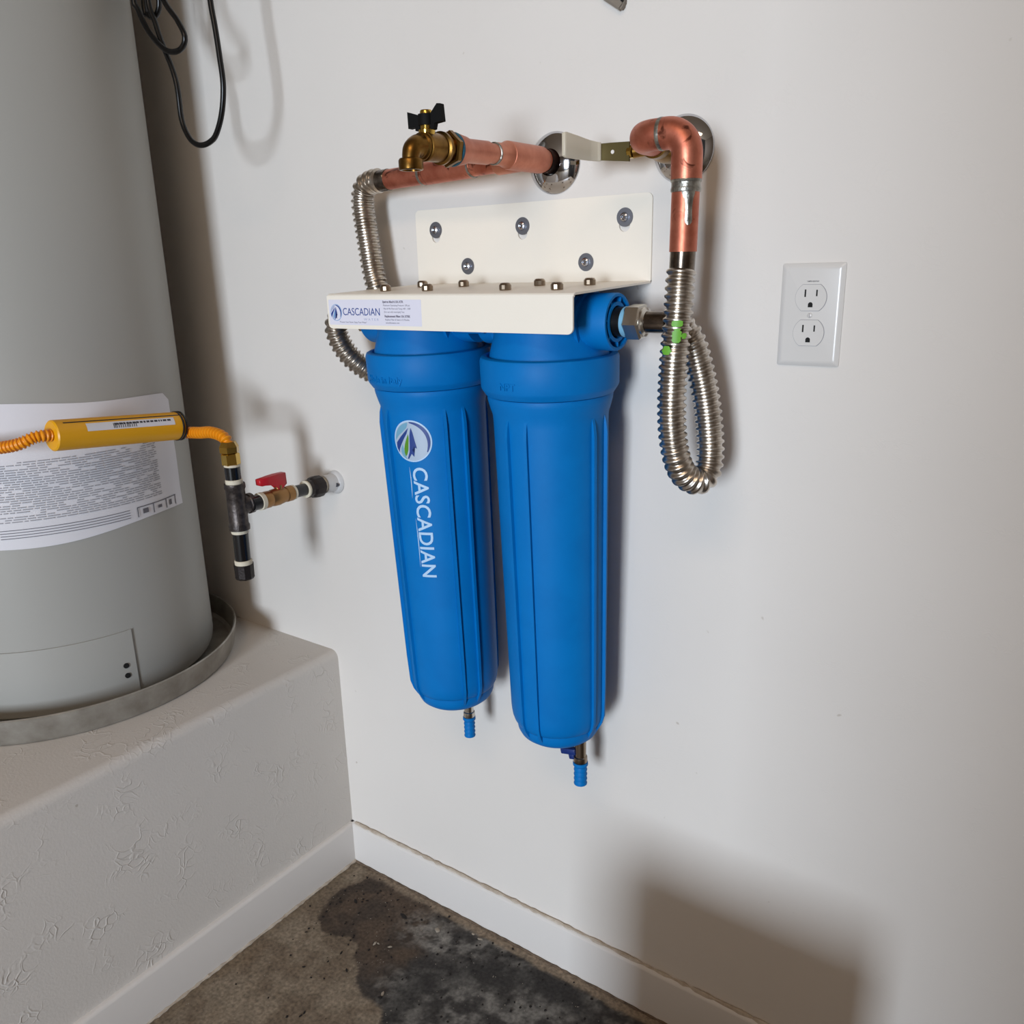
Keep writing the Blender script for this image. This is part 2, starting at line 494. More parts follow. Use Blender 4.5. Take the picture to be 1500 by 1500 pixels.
n1 = fbm(GX, GY, 22, 21); n2 = fbm(GX, GY, 70, 31); n3 = fbm(GX*1.0, GY*1.0, 9, 41)
def C(c): return np.array([((v/255.0)/12.92 if v <= 10 else ((v/255.0+0.055)/1.055)**2.4) for v in c])
def mixc(a, b, t): return a*(1-t[..., None])+b*t[..., None]
tan = mixc(C((134, 121, 104)), C((112, 98, 82)), sm(0.35, 0.65, n1))
tan = mixc(tan, C((110, 82, 50)), sm(0.5, 0.75, n3)*sm(0.12, 0.02, GX)*sm(-0.2, -0.45, GY))
dark = mixc(C((84, 70, 58)), C((66, 56, 48)), sm(0.35, 0.65, n1))
# grey, mottled, scrubbed area right of the wet-looking corner
gm = sm(0.21, 0.29, GX + 0.25*(n3-0.5) + (GY+0.1)*0.10)
grey = mixc(C((58, 55, 53)), C((118, 115, 110)), sm(0.46, 0.66, 0.6*n1+0.4*n2))
black = C((44, 42, 41))
bandw = np.exp(-((np.hypot(GX-0.52, (GY+0.22)*1.2)-0.20)/0.030)**2)
grey = mixc(grey, np.broadcast_to(black, grey.shape), np.clip(bandw*(0.4+n2), 0, 1)*0.8)
col = mixc(tan, mixc(dark, grey, gm), kd)
edge = sm(-0.034, -0.018, GY + (n2-0.5)*0.014)*sm(0.05, 0.10, GX)
col = mixc(col, np.broadcast_to(C((142, 126, 108)), col.shape), edge*0.85)
edge2 = sm(0.040, 0.022, GX + (n2-0.5)*0.012)
col = mixc(col, np.broadcast_to(C((118, 104, 86)), col.shape), edge2*0.6)
hz = np.exp(-((GY+0.075+(n1-0.5)*0.06)/0.030)**2)*sm(0.17, 0.25, GX)*sm(0.42, 0.30, GX)
col = mixc(col, np.broadcast_to(C((146, 142, 136)), col.shape), hz*sm(0.35, 0.6, n2)*0.55)
col = col*(0.8+0.4*n2)[..., None]
nx, ny = GX.shape
verts = np.stack([GX, GY, np.zeros_like(GX)], -1).reshape(-1, 3)
ii = np.arange(nx*ny).reshape(nx, ny)
faces = np.stack([ii[:-1, :-1], ii[1:, :-1], ii[1:, 1:], ii[:-1, 1:]], -1).reshape(-1, 4)
me = bpy.data.meshes.new('floor'); me.from_pydata(verts.tolist(), [], faces.tolist())
at = me.color_attributes.new('stain', 'FLOAT_COLOR', 'POINT')
at.data.foreach_set('color', np.concatenate([col.reshape(-1, 3), np.ones((nx*ny, 1))], 1).astype(np.float32).ravel())
fl = bpy.data.objects.new('floor', me); COL.objects.link(fl); fl['kind'] = 'structure'
m = bpy.data.materials.new('stained_concrete'); m.use_nodes = True
N = m.node_tree.nodes; L = m.node_tree.links; b = N['Principled BSDF']
b.inputs['Roughness'].default_value = 0.75; b.inputs['Specular IOR Level'].default_value = 0.3
a = N.new('ShaderNodeAttribute'); a.attribute_name = 'stain'
tc = N.new('ShaderNodeTexCoord')
n = N.new('ShaderNodeTexNoise'); n.inputs['Scale'].default_value = 160; n.inputs['Detail'].default_value = 5
r = N.new('ShaderNodeValToRGB'); r.color_ramp.elements[0].position = 0.3; r.color_ramp.elements[0].color = (0.6, 0.6, 0.6, 1)
r.color_ramp.elements[1].position = 0.7; r.color_ramp.elements[1].color = (1.3, 1.3, 1.3, 1)
mx = N.new('ShaderNodeMix'); mx.data_type = 'RGBA'; mx.blend_type = 'MULTIPLY'; mx.inputs[0].default_value = 1
L.new(tc.outputs['Object'], n.inputs['Vector']); L.new(n.outputs['Fac'], r.inputs['Fac'])
L.new(a.outputs['Color'], mx.inputs[6]); L.new(r.outputs['Color'], mx.inputs[7])
# pale grit specks
n5 = N.new('ShaderNodeTexVoronoi'); n5.inputs['Scale'].default_value = 150
r5 = N.new('ShaderNodeMapRange'); r5.inputs['From Min'].default_value = 0.10; r5.inputs['From Max'].default_value = 0.16
r5.inputs['To Min'].default_value = 1; r5.inputs['To Max'].default_value = 0
n6 = N.new('ShaderNodeTexNoise'); n6.inputs['Scale'].default_value = 60
r6 = N.new('ShaderNodeMapRange'); r6.inputs['From Min'].default_value = 0.55; r6.inputs['From Max'].default_value = 0.6
mm_ = N.new('ShaderNodeMath'); mm_.operation = 'MULTIPLY'
L.new(tc.outputs['Object'], n5.inputs['Vector']); L.new(n5.outputs['Distance'], r5.inputs['Value'])
L.new(tc.outputs['Object'], n6.inputs['Vector']); L.new(n6.outputs['Fac'], r6.inputs['Value'])
L.new(r5.outputs['Result'], mm_.inputs[0]); L.new(r6.outputs['Result'], mm_.inputs[1])
mx2 = N.new('ShaderNodeMix'); mx2.data_type = 'RGBA'; mx2.inputs[7].default_value = s2l((150, 142, 130))
L.new(mm_.outputs[0], mx2.inputs[0]); L.new(mx.outputs[2], mx2.inputs[6])
L.new(mx2.outputs[2], b.inputs['Base Color'])
bp = N.new('ShaderNodeBump'); bp.inputs['Strength'].default_value = 0.5; bp.inputs['Distance'].default_value = 0.001
L.new(n.outputs['Fac'], bp.inputs['Height']); L.new(bp.outputs['Normal'], b.inputs['Normal'])
me.materials.append(m)

# ------------------------------------------------------------------ wall bracket of the filter
BX0, BX1 = 0.258, 0.644
br = thing('mounting_bracket', (0.451, 0, 1.142), 'cream folded steel wall bracket carrying the two blue filter housings', 'bracket')
def rounded_rect(x0, x1, z0, z1, rads, n=6):
    # rads for corners (x0z0, x1z0, x1z1, x0z1)
    out = []
    for (cx, cz, sx, sz, a0), r in zip([(x0, z0, 1, 1, PI), (x1, z0, -1, 1, 1.5*PI), (x1, z1, -1, -1, 0), (x0, z1, 1, -1, 0.5*PI)], rads):
        if r <= 0: out.append((cx, cz)); continue
        for k in range(n+1):
            t = a0 + (PI/2)*k/n
            out.append((cx+sx*r+r*math.cos(t), cz+sz*r+r*math.sin(t)))
    return out
XZ = Matrix(((1, 0, 0, 0), (0, 0, -1, 0), (0, 1, 0, 0), (0, 0, 0, 1)))   # (x,y,z)->(x,-z,y)
KEY = [(0.2965, 1.2178), (0.4506, 1.2162), (0.6067, 1.2194)]
bm = bmesh.new(); poly_prism(bm, rounded_rect(BX0, BX1, 1.1405, 1.2465, (0, 0, 0.007, 0.007)), 0.0005, 0.003, XZ)
# fold fillet down to shelf level
back = obj('back_plate', bm, M['cream'], br)
cut = bmesh.new()
for x, z in KEY: cyl(cut, (x-0.0005, 0.01, z-0.0098), (x-0.0005, -0.02, z-0.0098), 0.0078, seg=24)
cut.transform(WM[br.name].inverted())
cme = bpy.data.meshes.new('cut'); cut.to_mesh(cme); cut.free()
cob = bpy.data.objects.new('cut', cme); COL.objects.link(cob); cob.parent = br
md = back.modifiers.new('b', 'BOOLEAN'); md.object = cob; md.operation = 'DIFFERENCE'; md.solver = 'EXACT'
bpy.context.view_layer.update()
nm = bpy.data.meshes.new_from_object(back.evaluated_get(bpy.context.evaluated_depsgraph_get()))
back.modifiers.clear(); back.data = nm; bpy.data.objects.remove(cob)
for p in nm.polygons: p.use_smooth = False
# shelf sheet sagging slightly to the front, with a small fold radius at each end
prof = [(-0.0005, 1.1445), (-0.0012, 1.1425), (-0.004, 1.1415), (-0.095, 1.1375), (-0.1865, 1.1335), (-0.1895, 1.1322), (-0.1905, 1.1295)]
def sheet(bm, prof, x0, x1, th):
    top = [Vector((0, y, z)) for y, z in prof]; bot = []
    for i, p in enumerate(top):
        a = top[max(0, i-1)]; b = top[min(len(top)-1, i+1)]; t = (b-a).normalized()
        bot.append(p + Vector((0, -t.z, t.y))*(th if True else 0))
    ring = top + bot[::-1]
    A = [bm.verts.new(Vector((x0, p.y, p.z))) for p in ring]; B = [bm.verts.new(Vector((x1, p.y, p.z))) for p in ring]
    k = len(ring)
    for i in range(k):
        j = (i+1) % k; bm.faces.new((A[i], A[j], B[j], B[i]))
    n = len(top)
    for i in range(n-1):
        bm.faces.new((A[i], A[i+1], A[k-2-i], A[k-1-i])); bm.faces.new((B[i+1], B[i], B[k-1-i], B[k-2-i]))
bm = bmesh.new(); sheet(bm, prof, BX0, BX1, 0.0025); obj('shelf', bm, M['cream'], br, ang=50)
bm = bmesh.new(); poly_prism(bm, rounded_rect(BX0-0.001, BX1-0.001, 1.0885, 1.1310, (0.007, 0.007, 0.001, 0.001)), 0.1880, 0.1905, XZ)
obj('front_lip', bm, M['cream'], br)
for x, z in KEY + [(0.3537, 1.1657), (0.5504, 1.1665)]:
    bm = bmesh.new(); lathe(bm, [(0.0028, 0), (0.0112, 0), (0.0115, 0.0006), (0.0112, 0.0014), (0.0028, 0.0014)], axm((x, -0.003, z), (0, -1, 0)), 28)
    wsh = obj('washer', bm, M['zinc'], br)
    bm = bmesh.new(); lathe(bm, [(0.0058, 0), (0.006, 0.001), (0.0052, 0.0028), (0.0034, 0.0038), (0.0030, 0.0036), (0.0026, 0.002), (0, 0.002)], axm((x, -0.0044, z), (0, -1, 0)), 20)
    obj('screw', bm, M['zinc_bright'], wsh)
HX = (0.358, 0.556)
def shelf_z(y): return 1.1415 + (y+0.004)*(1.1335-1.1415)/(-0.1825)
for hx in HX:
    for dx in (-0.037, 0.037):
        for dy in (-0.038, 0.038):
            y = -0.105+dy; z = shelf_z(y)
            bm = bmesh.new()
            lathe(bm, [(0.0068, 0), (0.0074, 0.0012), (0.0074, 0.0062), (0.0058, 0.0084), (0.0040, 0.0090), (0.0026, 0.0088), (0.0022, 0.0070), (0, 0.0070)],
                  axm((hx+dx, y, z-0.0002), (0, 0, 1)), 12, random.random())
            obj('bolt', bm, M['bolt'], br, ang=25)

# ---- sticker on the lip
st = thing('product_sticker', (0.342, -0.1906, 1.11), 'white product sticker with wave logo on the left end of the cream lip', 'sticker')
SX0, SX1, SZ0, SZ1 = 0.2600, 0.4245, 1.0935, 1.1262
bm = bmesh.new(); poly_prism(bm, rounded_rect(SX0, SX1, SZ0, SZ1, (0.001,)*4), 0.19055, 0.1907, XZ); obj('sheet', bm, M['label'], st)
def flat_front(bm, x, z, y=-0.1908):
    bm.transform(Matrix.Translation((x, y, z)) @ XZ); return bm
def put_text(body, size, x, z, m, parent, xs=1.0, bold=0.0, spacing=1.0, name='lettering'):
    bm = text_bm(body, size, 0.00005, xs, 'LEFT', 0, bold, spacing)
    flat_front(bm, x, z); return obj(name, bm, m, parent, smooth=False)
put_text('CASCADIAN', 0.0135, 0.2860, 1.1062, M['label_blue'], st, xs=0.90)
put_text('W A T E R', 0.0042, 0.3245, 1.0997, M['label_pale'], st, xs=1.4)
put_text('"Protect Your Home. Enjoy Your Water"', 0.0030, 0.2790, 1.0962, M['label_grey'], st)
X2 = 0.3595
for k, (t, sz, bd, dz) in enumerate([('System Model: XA XTR', 0.0037, 0.0002, 0), ('Maximum Operating Pressure: 100 psi', 0.0030, 0, 1), ('Max & Min Flow and Temp: 40F - 100F', 0.0030, 0, 2),
                          ('(For use with municipal) Test', 0.0030, 0, 3), ('Replacement Filter: XA XTRK', 0.0036, 0.0002, 4.35), ('Replace Filter & Seals 6-12 Months', 0.0030, 0, 5.35), ('cascadianwater.com', 0.0030, 0, 6.3)]):
    put_text(t, sz, X2+0.0006*k, 1.1222-dz*0.0041, M['label_grey'], st, bold=bd, xs=0.98)
def emblem_flat(parent, cx, cz, r, place, mats):
    ring, body, teal, navy, green = mats
    def shape(pts, lv, m, name):
        bm = bmesh.new(); poly_prism(bm, [(x*r, y*r) for x, y in pts], lv*0.0002, lv*0.0002+0.00015)
        bmesh.ops.triangulate(bm, faces=[f for f in bm.faces if len(f.verts) > 4])
        obj(name, place(bm), m, parent, local=(place.__name__ == 'on_bowl'), smooth=False)
    circ = lambda rr, n=48: [(rr*math.cos(2*PI*k/n), rr*math.sin(2*PI*k/n)) for k in range(n)]
    shape(circ(1.0), 0, ring, 'logo_ring')
    shape(circ(0.94), 1, body, 'logo_disc')
    # navy arc round the right side
    A = [(0.92*math.cos(t), 0.92*math.sin(t)) for t in np.linspace(math.radians(93), math.radians(-35), 24)]
    B = [((0.905-0.15*math.sin(PI*(k+0.5)/24)**0.6)*math.cos(t), (0.905-0.15*math.sin(PI*(k+0.5)/24)**0.6)*math.sin(t)) for k, t in enumerate(np.linspace(math.radians(93), math.radians(-35), 24))]
    shape(A + B[::-1], 2, navy, 'logo_arc')
    T = [(0.90*math.cos(t), 0.90*math.sin(t)) for t in np.linspace(math.radians(98), math.radians(180), 16)] + [(-0.72, 0.22), (-0.45, 0.42), (-0.22, 0.62), (-0.15, 0.75)]
    shape(T, 2, teal, 'logo_sky')
    shape([(-0.11, 0.64), (-0.30, 0.46), (-0.55, 0.22), (-0.86, -0.11), (-0.86, -0.35), (-0.74, -0.58), (-0.70, -0.40), (-0.60, -0.22), (-0.40, 0.10), (-0.22, 0.36)], 2, navy, 'logo_wave')
    shape([(-0.50, -0.15), (-0.42, -0.62), (-0.30, -0.88), (-0.52, -0.76), (-0.62, -0.55), (-0.60, -0.35)], 2, teal, 'logo_stream')
    shape([(-0.14, 0.34), (-0.27, 0.08), (-0.36, -0.15), (-0.42, -0.38), (-0.42, -0.55), (-0.37, -0.74), (-0.28, -0.64), (-0.20, -0.42), (-0.16, -0.10), (-0.13, 0.12)], 3, green, 'logo_leaf')
    shape([(0.03, 0.64), (0.10, 0.40), (0.15, 0.15), (0.10, 0.16), (0.13, -0.02), (0.25, -0.34), (0.16, -0.30), (0.04, -0.10), (0.00, -0.40), (0.08, -0.74), (-0.04, -0.60),
           (-0.20, -0.85), (-0.27, -0.85), (-0.14, -0.50), (-0.10, -0.10), (-0.07, 0.30), (-0.02, 0.52)], 3, navy, 'logo_mountain')
def on_lip(bm):
    return flat_front(bm, 0.2735, 1.1095, -0.1907)
emblem_flat(st, 0, 0, 0.0108, on_lip, (M['label_sky'], M['label'], M['label_pale'], M['label_blue'], M['label_sky']))

# ------------------------------------------------------------------ blue filter housings
PORTZ = 1.0975
def bowl_r(z):   # local z (0 = world 1.10)
    t = max(0.0, min(1.0, (-z-0.12)/0.42)); return 0.0735 + (0.0672-0.0735)*t

def make_housing(name, hx, label, tx, pair0, left):
    h = thing(name, (hx, -0.105, 1.10), label, 'water filter', 'blue filter housings under the bracket', rot=(0.0343, -tx, 0))
    I = Matrix.Identity(4)
    # head: neck under the bracket, flaring to a skirt
    bm = bmesh.new()
    lathe(bm, [(0, 0.0285), (0.060, 0.0285), (0.062, 0.026), (0.066, 0.0), (0.0685, -0.018), (0.0735, -0.036), (0.0750, -0.042), (0.0750, -0.048), (0, -0.048)], I, 64)
    head = obj('head', bm, M['blue'], h, local=True)
    # top bosses that take the bolts
    for dx in (-0.037, 0.037):
        for dy in (-0.038, 0.038):
            bm = bmesh.new(); lathe(bm, [(0, 0.024), (0.010, 0.024), (0.010, 0.030), (0, 0.030)], Matrix.Translation((dx, dy, 0)), 16)
            obj('boss', bm, M['blue'], head, local=True)
    # ports left and right
    for s in (-1, 1):
        inner = (s > 0) == left      # side facing the other housing
        bm = bmesh.new()
        x0 = 0.050; x1 = 0.0975 if not inner else 0.0905
        R = 0.0335 if not inner else 0.030
        m = axm((s*x0, 0, -0.0025), (s, 0, 0))
        Lp = x1-x0
        if inner:
            pr = [(0, 0), (R, 0), (R, Lp), (R-0.004, Lp), (0, Lp)]
            lathe(bm, pr, m, 40)
            obj('port', bm, M['blue'], head, local=True)
        else:
            pr = [(0, 0), (R-0.0005, 0), (R, Lp-0.002), (R-0.001, Lp), (R-0.0042, Lp), (R-0.0045, Lp-0.010), (0.0232, Lp-0.010), (0.0232, Lp-0.0008), (0.0190, Lp-0.0008), (0.0185, Lp-0.012), (0, Lp-0.012)]
            lathe(bm, pr, m, 48)
            pt = obj('port', bm, M['blue'], head, local=True)
            for k in range(7):
                bm = bmesh.new()
                a = 2*PI*(k+0.35)/7
                mm = m @ Matrix.Rotation(a, 4, 'Z')
                box(bm, (0.0225, -0.0009, Lp-0.010), (R-0.003, 0.0009, Lp-0.0015), mtx=mm)
                obj('port_rib', bm, M['blue'], head, local=True)
        # flange fins behind the port ring
        bm = bmesh.new()
        m2 = axm((s*0.058, 0, -0.004), (s, 0, 0))
        pts = rounded_rect(-0.040, 0.040, -0.030, 0.041, (0.03, 0.03, 0.012, 0.012))
        # local frame of m2: x horizontal, y vertical
        pts = [(x, -y if False else y) for x, y in pts]
        bm2 = bmesh.new(); lathe(bm2, [(0, 0), (0.0385, 0), (0.0385, 0.0045), (0, 0.0045)], m2, 48)
        bm.free(); obj('flange', bm2, M['blue'], head, local=True)
    # cap (threaded collar)
    bm = bmesh.new()
    lathe(bm, [(0.073, -0.0455), (0.0765, -0.0450), (0.0785, -0.0420), (0.0825, -0.0414), (0.0858, -0.0430), (0.0876, -0.0475), (0.0872, -0.0800), (0.0855, -0.0835), (0.0815, -0.0895), (0.0775, -0.0905), (0.070, -0.0905)], I, 96)
    cap = obj('cap', bm, M['blue'], h, local=True)
    body, ang, zc = (('Made in Italy', math.radians(-97), -0.078) if left else ('NPT', math.radians(-93), -0.076))
    bm = text_bm(body, 0.0125 if left else 0.0118, 0.0008, 1.05, 'CENTER', bold=0.0002)
    wrap(bm, 0.0873, ang, zc, 0.0002)
    obj('embossed_lettering', bm, M['blue'], cap, local=True, smooth=False)
    # bowl
    zb = -0.580
    pr = [(0.0720, -0.0905), (0.0790, -0.0907), (0.0798, -0.0935), (0.0790, -0.0985), (0.0765, -0.108), (0.0740, -0.116), (0.0735, -0.125)]
    pr += [(bowl_r(z), z) for z in (-0.2, -0.3, -0.4, -0.5, -0.535)]
    pr += [(0.0668, -0.541), (0.0658, -0.548), (0.0640, -0.554), (0.0618, -0.5580), (0.0600, -0.5590), (0.0598, -0.5640), (0.0588, -0.5700), (0.0560, -0.5760), (0.0500, -0.5810), (0.0350, -0.5845), (0, -0.586)]
    bm = bmesh.new(); lathe(bm, pr, I, 96)
    bowl = obj('bowl', bm, M['blue'], h, local=True)
    # eight ribs in four pairs, pointed at the top and running out at the bottom
    zs = [-0.116, -0.124, -0.138, -0.30, -0.50, -0.543, -0.556, -0.5655, -0.573]
    hs = [0.0002, 0.0028, 0.0045, 0.0045, 0.0042, 0.0036, 0.0030, 0.0024, 0.0004]
    rb = [0.0738, 0.0734, bowl_r(-0.138), bowl_r(-0.30), bowl_r(-0.5), 0.0668, 0.0636, 0.0590, 0.0560]
    for p in range(4):
        for q in (-1, 1):
            a = math.radians(pair0 + 90*p + q*10.7)
            bm = bmesh.new(); rows = []
            for z, hh, rr in zip(zs, hs, rb):
                w = 0.0026
                row = []
                for (du, dr) in ((-w, -0.003), (-w*0.75, hh), (w*0.75, hh), (w, -0.003)):
                    aa = a + du/0.07
                    row.append(bm.verts.new(((rr+dr)*math.cos(aa), (rr+dr)*math.sin(aa), z)))
                rows.append(row)
            for r1, r2 in zip(rows[:-1], rows[1:]):
                for i in range(4):
                    j = (i+1) % 4; bm.faces.new((r1[i], r1[j], r2[j], r2[i]))
            bm.faces.new(rows[0]); bm.faces.new(rows[-1][::-1])
            obj('rib', bm, M['blue'], bowl, local=True, smooth=False)
    return h, head, bowl

hL, headL, bowlL = make_housing('filter_housing', HX[0], 'left blue filter housing with white logo and lettering down its bowl', 0.0114, -28, True)
hR, headR, bowlR = make_housing('filter_housing', HX[1], 'right plain blue filter housing without a logo, nearer the outlet', -0.0024, -92.5, False)

# bridge nipple between the two heads
bm = bmesh.new()
cyl(bm, (0.090, 0, -0.0025), (0.1085, 0, -0.0025), 0.017)
box(bm, (0.070, -0.0335, -0.012), (0.128, -0.0285, 0.012), 0.001, 1)
box(bm, (0.076, -0.034, -0.018), (0.122, -0.020, -0.013), 0.001, 1)
obj('port_bridge', bm, M['blue'], headL, local=True)

# logo and lettering down the left bowl
def on_bowl(bm):
    # slightly oval, wrapped
    return wrap(bm, 0.0735, math.radians(-76.0), 0.9425-1.10, 0.0004, bowl_r)
emblem_flat(bowlL, 0, 0, 0.0288, on_bowl, (M['decal'], M['decal_grey'], M['decal_teal'], M['decal_navy'], M['decal_green']))
bm = text_bm('CASCADIAN', 0.0295, 0.0001, 0.93, 'LEFT', 0, 0.0004)
xs = [v.co.x for v in bm.verts]; W0 = min(xs); WW = max(xs)-W0
sc = 0.161/WW
for v in bm.verts:
    x, y = (v.co.x-W0)*sc, v.co.y
    v.co.x = y - 0.0103; v.co.y = -x           # letters read downwards, tops to the right
wrap(bm, 0.0735, math.radians(-69.5), 0.906-1.10, 0.0005, bowl_r)
obj('lettering', bm, M['decal'], bowlL, local=True, smooth=False)
bm = bmesh.new()
for (u0, v0, u1, v1) in [(-0.0150, 0.906, -0.0150, 0.862), (-0.0128, 0.832, -0.0128, 0.760)]:
    P = [(u0 + 0.0008*math.sin(PI*k/12) - 0.0004, v0+(v1-v0)*k/12) for k in range(13)]
    w = [0.0006*math.sin(PI*(k+0.6)/13.2) for k in range(13)]
    poly_prism(bm, [(p[0]-ww, p[1]-1.10) for p, ww in zip(P, w)] + [(p[0]+ww, p[1]-1.10) for p, ww in zip(P[::-1], w[::-1])], 0, 0.0001)
for v in bm.verts:
    z = v.co.y; rr = bowl_r(z); a = math.radians(-69.5)+v.co.x/rr; R_ = rr+0.0004+v.co.z
    v.co = Vector((R_*math.cos(a), R_*math.sin(a), z))
obj('underline', bm, M['decal'], bowlL, local=True, smooth=False)

# drain valves screwed into the bowl bottoms
def drain(cx, y, ztop, zbot, big, label):
    F = 1.32 if big else 1.2
    S = lambda pr: [(r*F, z) for r, z in pr]
    d = thing('drain_valve', (cx, y, ztop), label, 'drain valve', 'drain barbs under the filter bowls')
    bm = bmesh.new(); zt = ztop
    zc = zbot+0.034 if not big else zbot+0.036
    lathe(bm, S([(0, zt+0.012), (0.0062, zt+0.012), (0.0062, zc+0.010), (0.0075, zc+0.009), (0.0078, zc+0.002), (0.0072, zc), (0, zc)]), Matrix.Translation((cx, y, 0)), 24)
    obj('collar', bm, M['nickel'] if not big else M['bolt'], d)
    bm = bmesh.new()
    n = 4; L_ = zc-zbot; pr = [(0, zc+0.0005), (0.0082, zc+0.0005), (0.0084, zc-0.004), (0.0072, zc-0.006)]
    for k in range(n):
        z1 = zc-0.006-(L_-0.006)*k/n; z2 = zc-0.006-(L_-0.006)*(k+1)/n
        pr += [(0.0060, z1-0.0004), (0.0075, z2+0.0016), (0.0073, z2+0.0004)]
    pr += [(0.0060, zbot), (0.0042, zbot), (0.0040, zbot+0.01), (0, zbot+0.01)]
    lathe(bm, S(pr), Matrix.Translation((cx, y, 0)), 24)
    obj('barb', bm, M['blue'], d)
    if big:
        bm = bmesh.new()
        mt = Matrix.Translation((cx-0.012, y-0.004, zc+0.0155)) @ Matrix.Scale(1.3, 4) @ Matrix.Rotation(math.radians(-12), 4, 'Y')
        box(bm, (-0.013, -0.004, -0.003), (0.006, 0.004, 0.004), 0.0012, 2, mt)
        box(bm, (-0.004, -0.003, -0.009), (0.003, 0.003, -0.002), 0.0012, 2, mt)
        obj('lever', bm, M['navy_plastic'], d)
    return d
drain(0.3838, -0.080, 0.517, 0.4490, False, 'blue ribbed drain barb under the left filter housing')
drain(0.5875, -0.080, 0.517, 0.4375, True, 'blue ribbed drain barb with small dark lever under the right filter housing')

# ------------------------------------------------------------------ escutcheons
def escutcheon(x, z, r, label, hole=0.0155):
    bm = bmesh.new()
    lathe(bm, [(r-0.001, 0.0003), (r, 0.001), (r-0.0008, 0.0028), (r-0.0035, 0.0050), (r*0.80, 0.0085), (r*0.62, 0.0115), (r*0.50, 0.0130), (hole+0.001, 0.0138), (hole, 0.0130), (hole, 0.0105), (r*0.62, 0.0095), (r-0.004, 0.0030), (r-0.001, 0.0003)],
          axm((x, 0, z), (0, -1, 0)), 64)
    return tag(obj('escutcheon', bm, M['chrome']), label, 'escutcheon', 'chrome pipe covers on the wall')
escutcheon(0.5015, 1.2915, 0.0385, 'chrome wall escutcheon behind the copper pipe above the bracket')
escutcheon(0.6820, 1.2915, 0.0385, 'chrome wall escutcheon partly behind the right copper elbow')

def ring(bm, p, d, r, w=0.0022, b=0.0008):
    d = Vector(d).normalized(); p = Vector(p)
    lathe(bm, [(r-0.001, -w), (r+b*0.6, -w*0.7), (r+b, 0), (r+b*0.6, w*0.7), (r-0.001, w)], axm(p, d), 36)

# ------------------------------------------------------------------ left copper branch with tee and hose bibb
PX, PZ = 0.5005, 1.2926
cp = thing('copper_pipe_tee', (PX, 0, PZ), 'copper supply tee from the wall with a long branch running left to the hose', 'pipe')
bm = bmesh.new(); cyl(bm, (PX, -0.010, PZ), (PX, -0.050, PZ), 0.0140); obj('wall_stub', bm, M['copper'], cp)
bm = bmesh.new(); cyl(bm, (PX, -0.006, PZ), (PX, -0.026, PZ), 0.0147); tag(obj('burnt_end', bm, M['copper_burnt'], cp), 'scorched dark copper at the wall')
bm = bmesh.new()
lathe(bm, [(0.0142, -0.001), (0.0160, 0), (0.0163, 0.004), (0.0163, 0.070), (0.0160, 0.074), (0.0142, 0.075)], axm((PX, -0.034, PZ), (0, -1, -0.01)), 48)
cyl(bm, (PX, -0.072, PZ), (PX-0.040, -0.0695, PZ-0.0012), 0.0163, seg=48)
obj('tee_fitting', bm, M['copper_dull'], cp)
e0 = Vector((PX-0.012, -0.0712, PZ-0.0004)); e1 = Vector((0.2500, -0.0525, 1.2865)); dd = (e1-e0).normalized()
bm = bmesh.new(); cyl(bm, e0, e1, 0.0136, seg=48); obj('branch_pipe', bm, M['copper'], cp)
bm = bmesh.new(); c0 = e0.lerp(e1, 0.68); c1 = e0.lerp(e1, 0.30)
lathe(bm, [(0.0134, 0), (0.0149, 0.0008), (0.0150, (c1-c0).length-0.0008), (0.0134, (c1-c0).length)], axm(c1, dd), 48)
obj('coupling', bm, M['copper'], cp)
for args in ((c0, dd, 0.0146, 0.0030, 0.0010), (c1, dd, 0.0146, 0.0016), ((PX, -0.0335, PZ), (0, -1, 0), 0.0150, 0.0014), ((PX-0.0405, -0.0695, PZ-0.0012), (-1, 0, 0), 0.0150, 0.0012)):
    bm = bmesh.new(); ring(bm, *args); obj('solder_joint', bm, M['solder'], cp)
# reducer section toward the bibb
d2 = Vector((0, -1, -0.035)).normalized(); q0 = Vector((PX, -0.108, PZ-0.0005))
bm = bmesh.new()
lathe(bm, [(0.0160, -0.001), (0.0150, 0.002), (0.0128, 0.0055), (0.0128, 0.024), (0.0112, 0.0245), (0.0112, 0.0400), (0.0130, 0.0405), (0.0130, 0.078), (0.0150, 0.084), (0.0172, 0.099), (0.0172, 0.1025), (0.0, 0.1025)], axm(q0, d2), 48)
obj('reducer', bm, M['copper_dull'], cp)
for l_, r_, w_ in ((0.025, 0.0122, 0.0013), (0.041, 0.0118, 0.001)):
    bm = bmesh.new(); ring(bm, q0+d2*l_, d2, r_, w_); obj('solder_joint', bm, M['solder'], cp)

# hose bibb (brass boiler drain) with black wing handle
hb = thing('hose_bibb', tuple(q0+d2*0.100), 'small brass hose bibb with black wing handle on the copper tee', 'valve')
a0 = q0+d2*0.1015
bm = bmesh.new(); lathe(bm, [(0, 0), (0.0172, 0), (0.0180, 0.001), (0.0176, 0.0035), (0.0, 0.0035)], axm(a0, d2), 36); obj('sealant_ring', bm, M['teal'], hb)
bm = bmesh.new(); hexn(bm, a0+d2*0.0030, a0+d2*0.0125, 0.0192, 0.3); obj('hex_collar', bm, M['brass'], hb, ang=20)
bm = bmesh.new()
lathe(bm, [(0.012, 0.012), (0.0140, 0.0125), (0.0140, 0.0195), (0.0170, 0.0200), (0.0172, 0.0235), (0.0146, 0.0245), (0.0148, 0.0485), (0.0152, 0.0490), (0.0150, 0.0510), (0.0132, 0.0515), (0.0132, 0.0530), (0.0140, 0.0534), (0.0138, 0.0550), (0.0122, 0.0565)], axm(a0, d2), 40)
P0 = a0+d2*0.0560
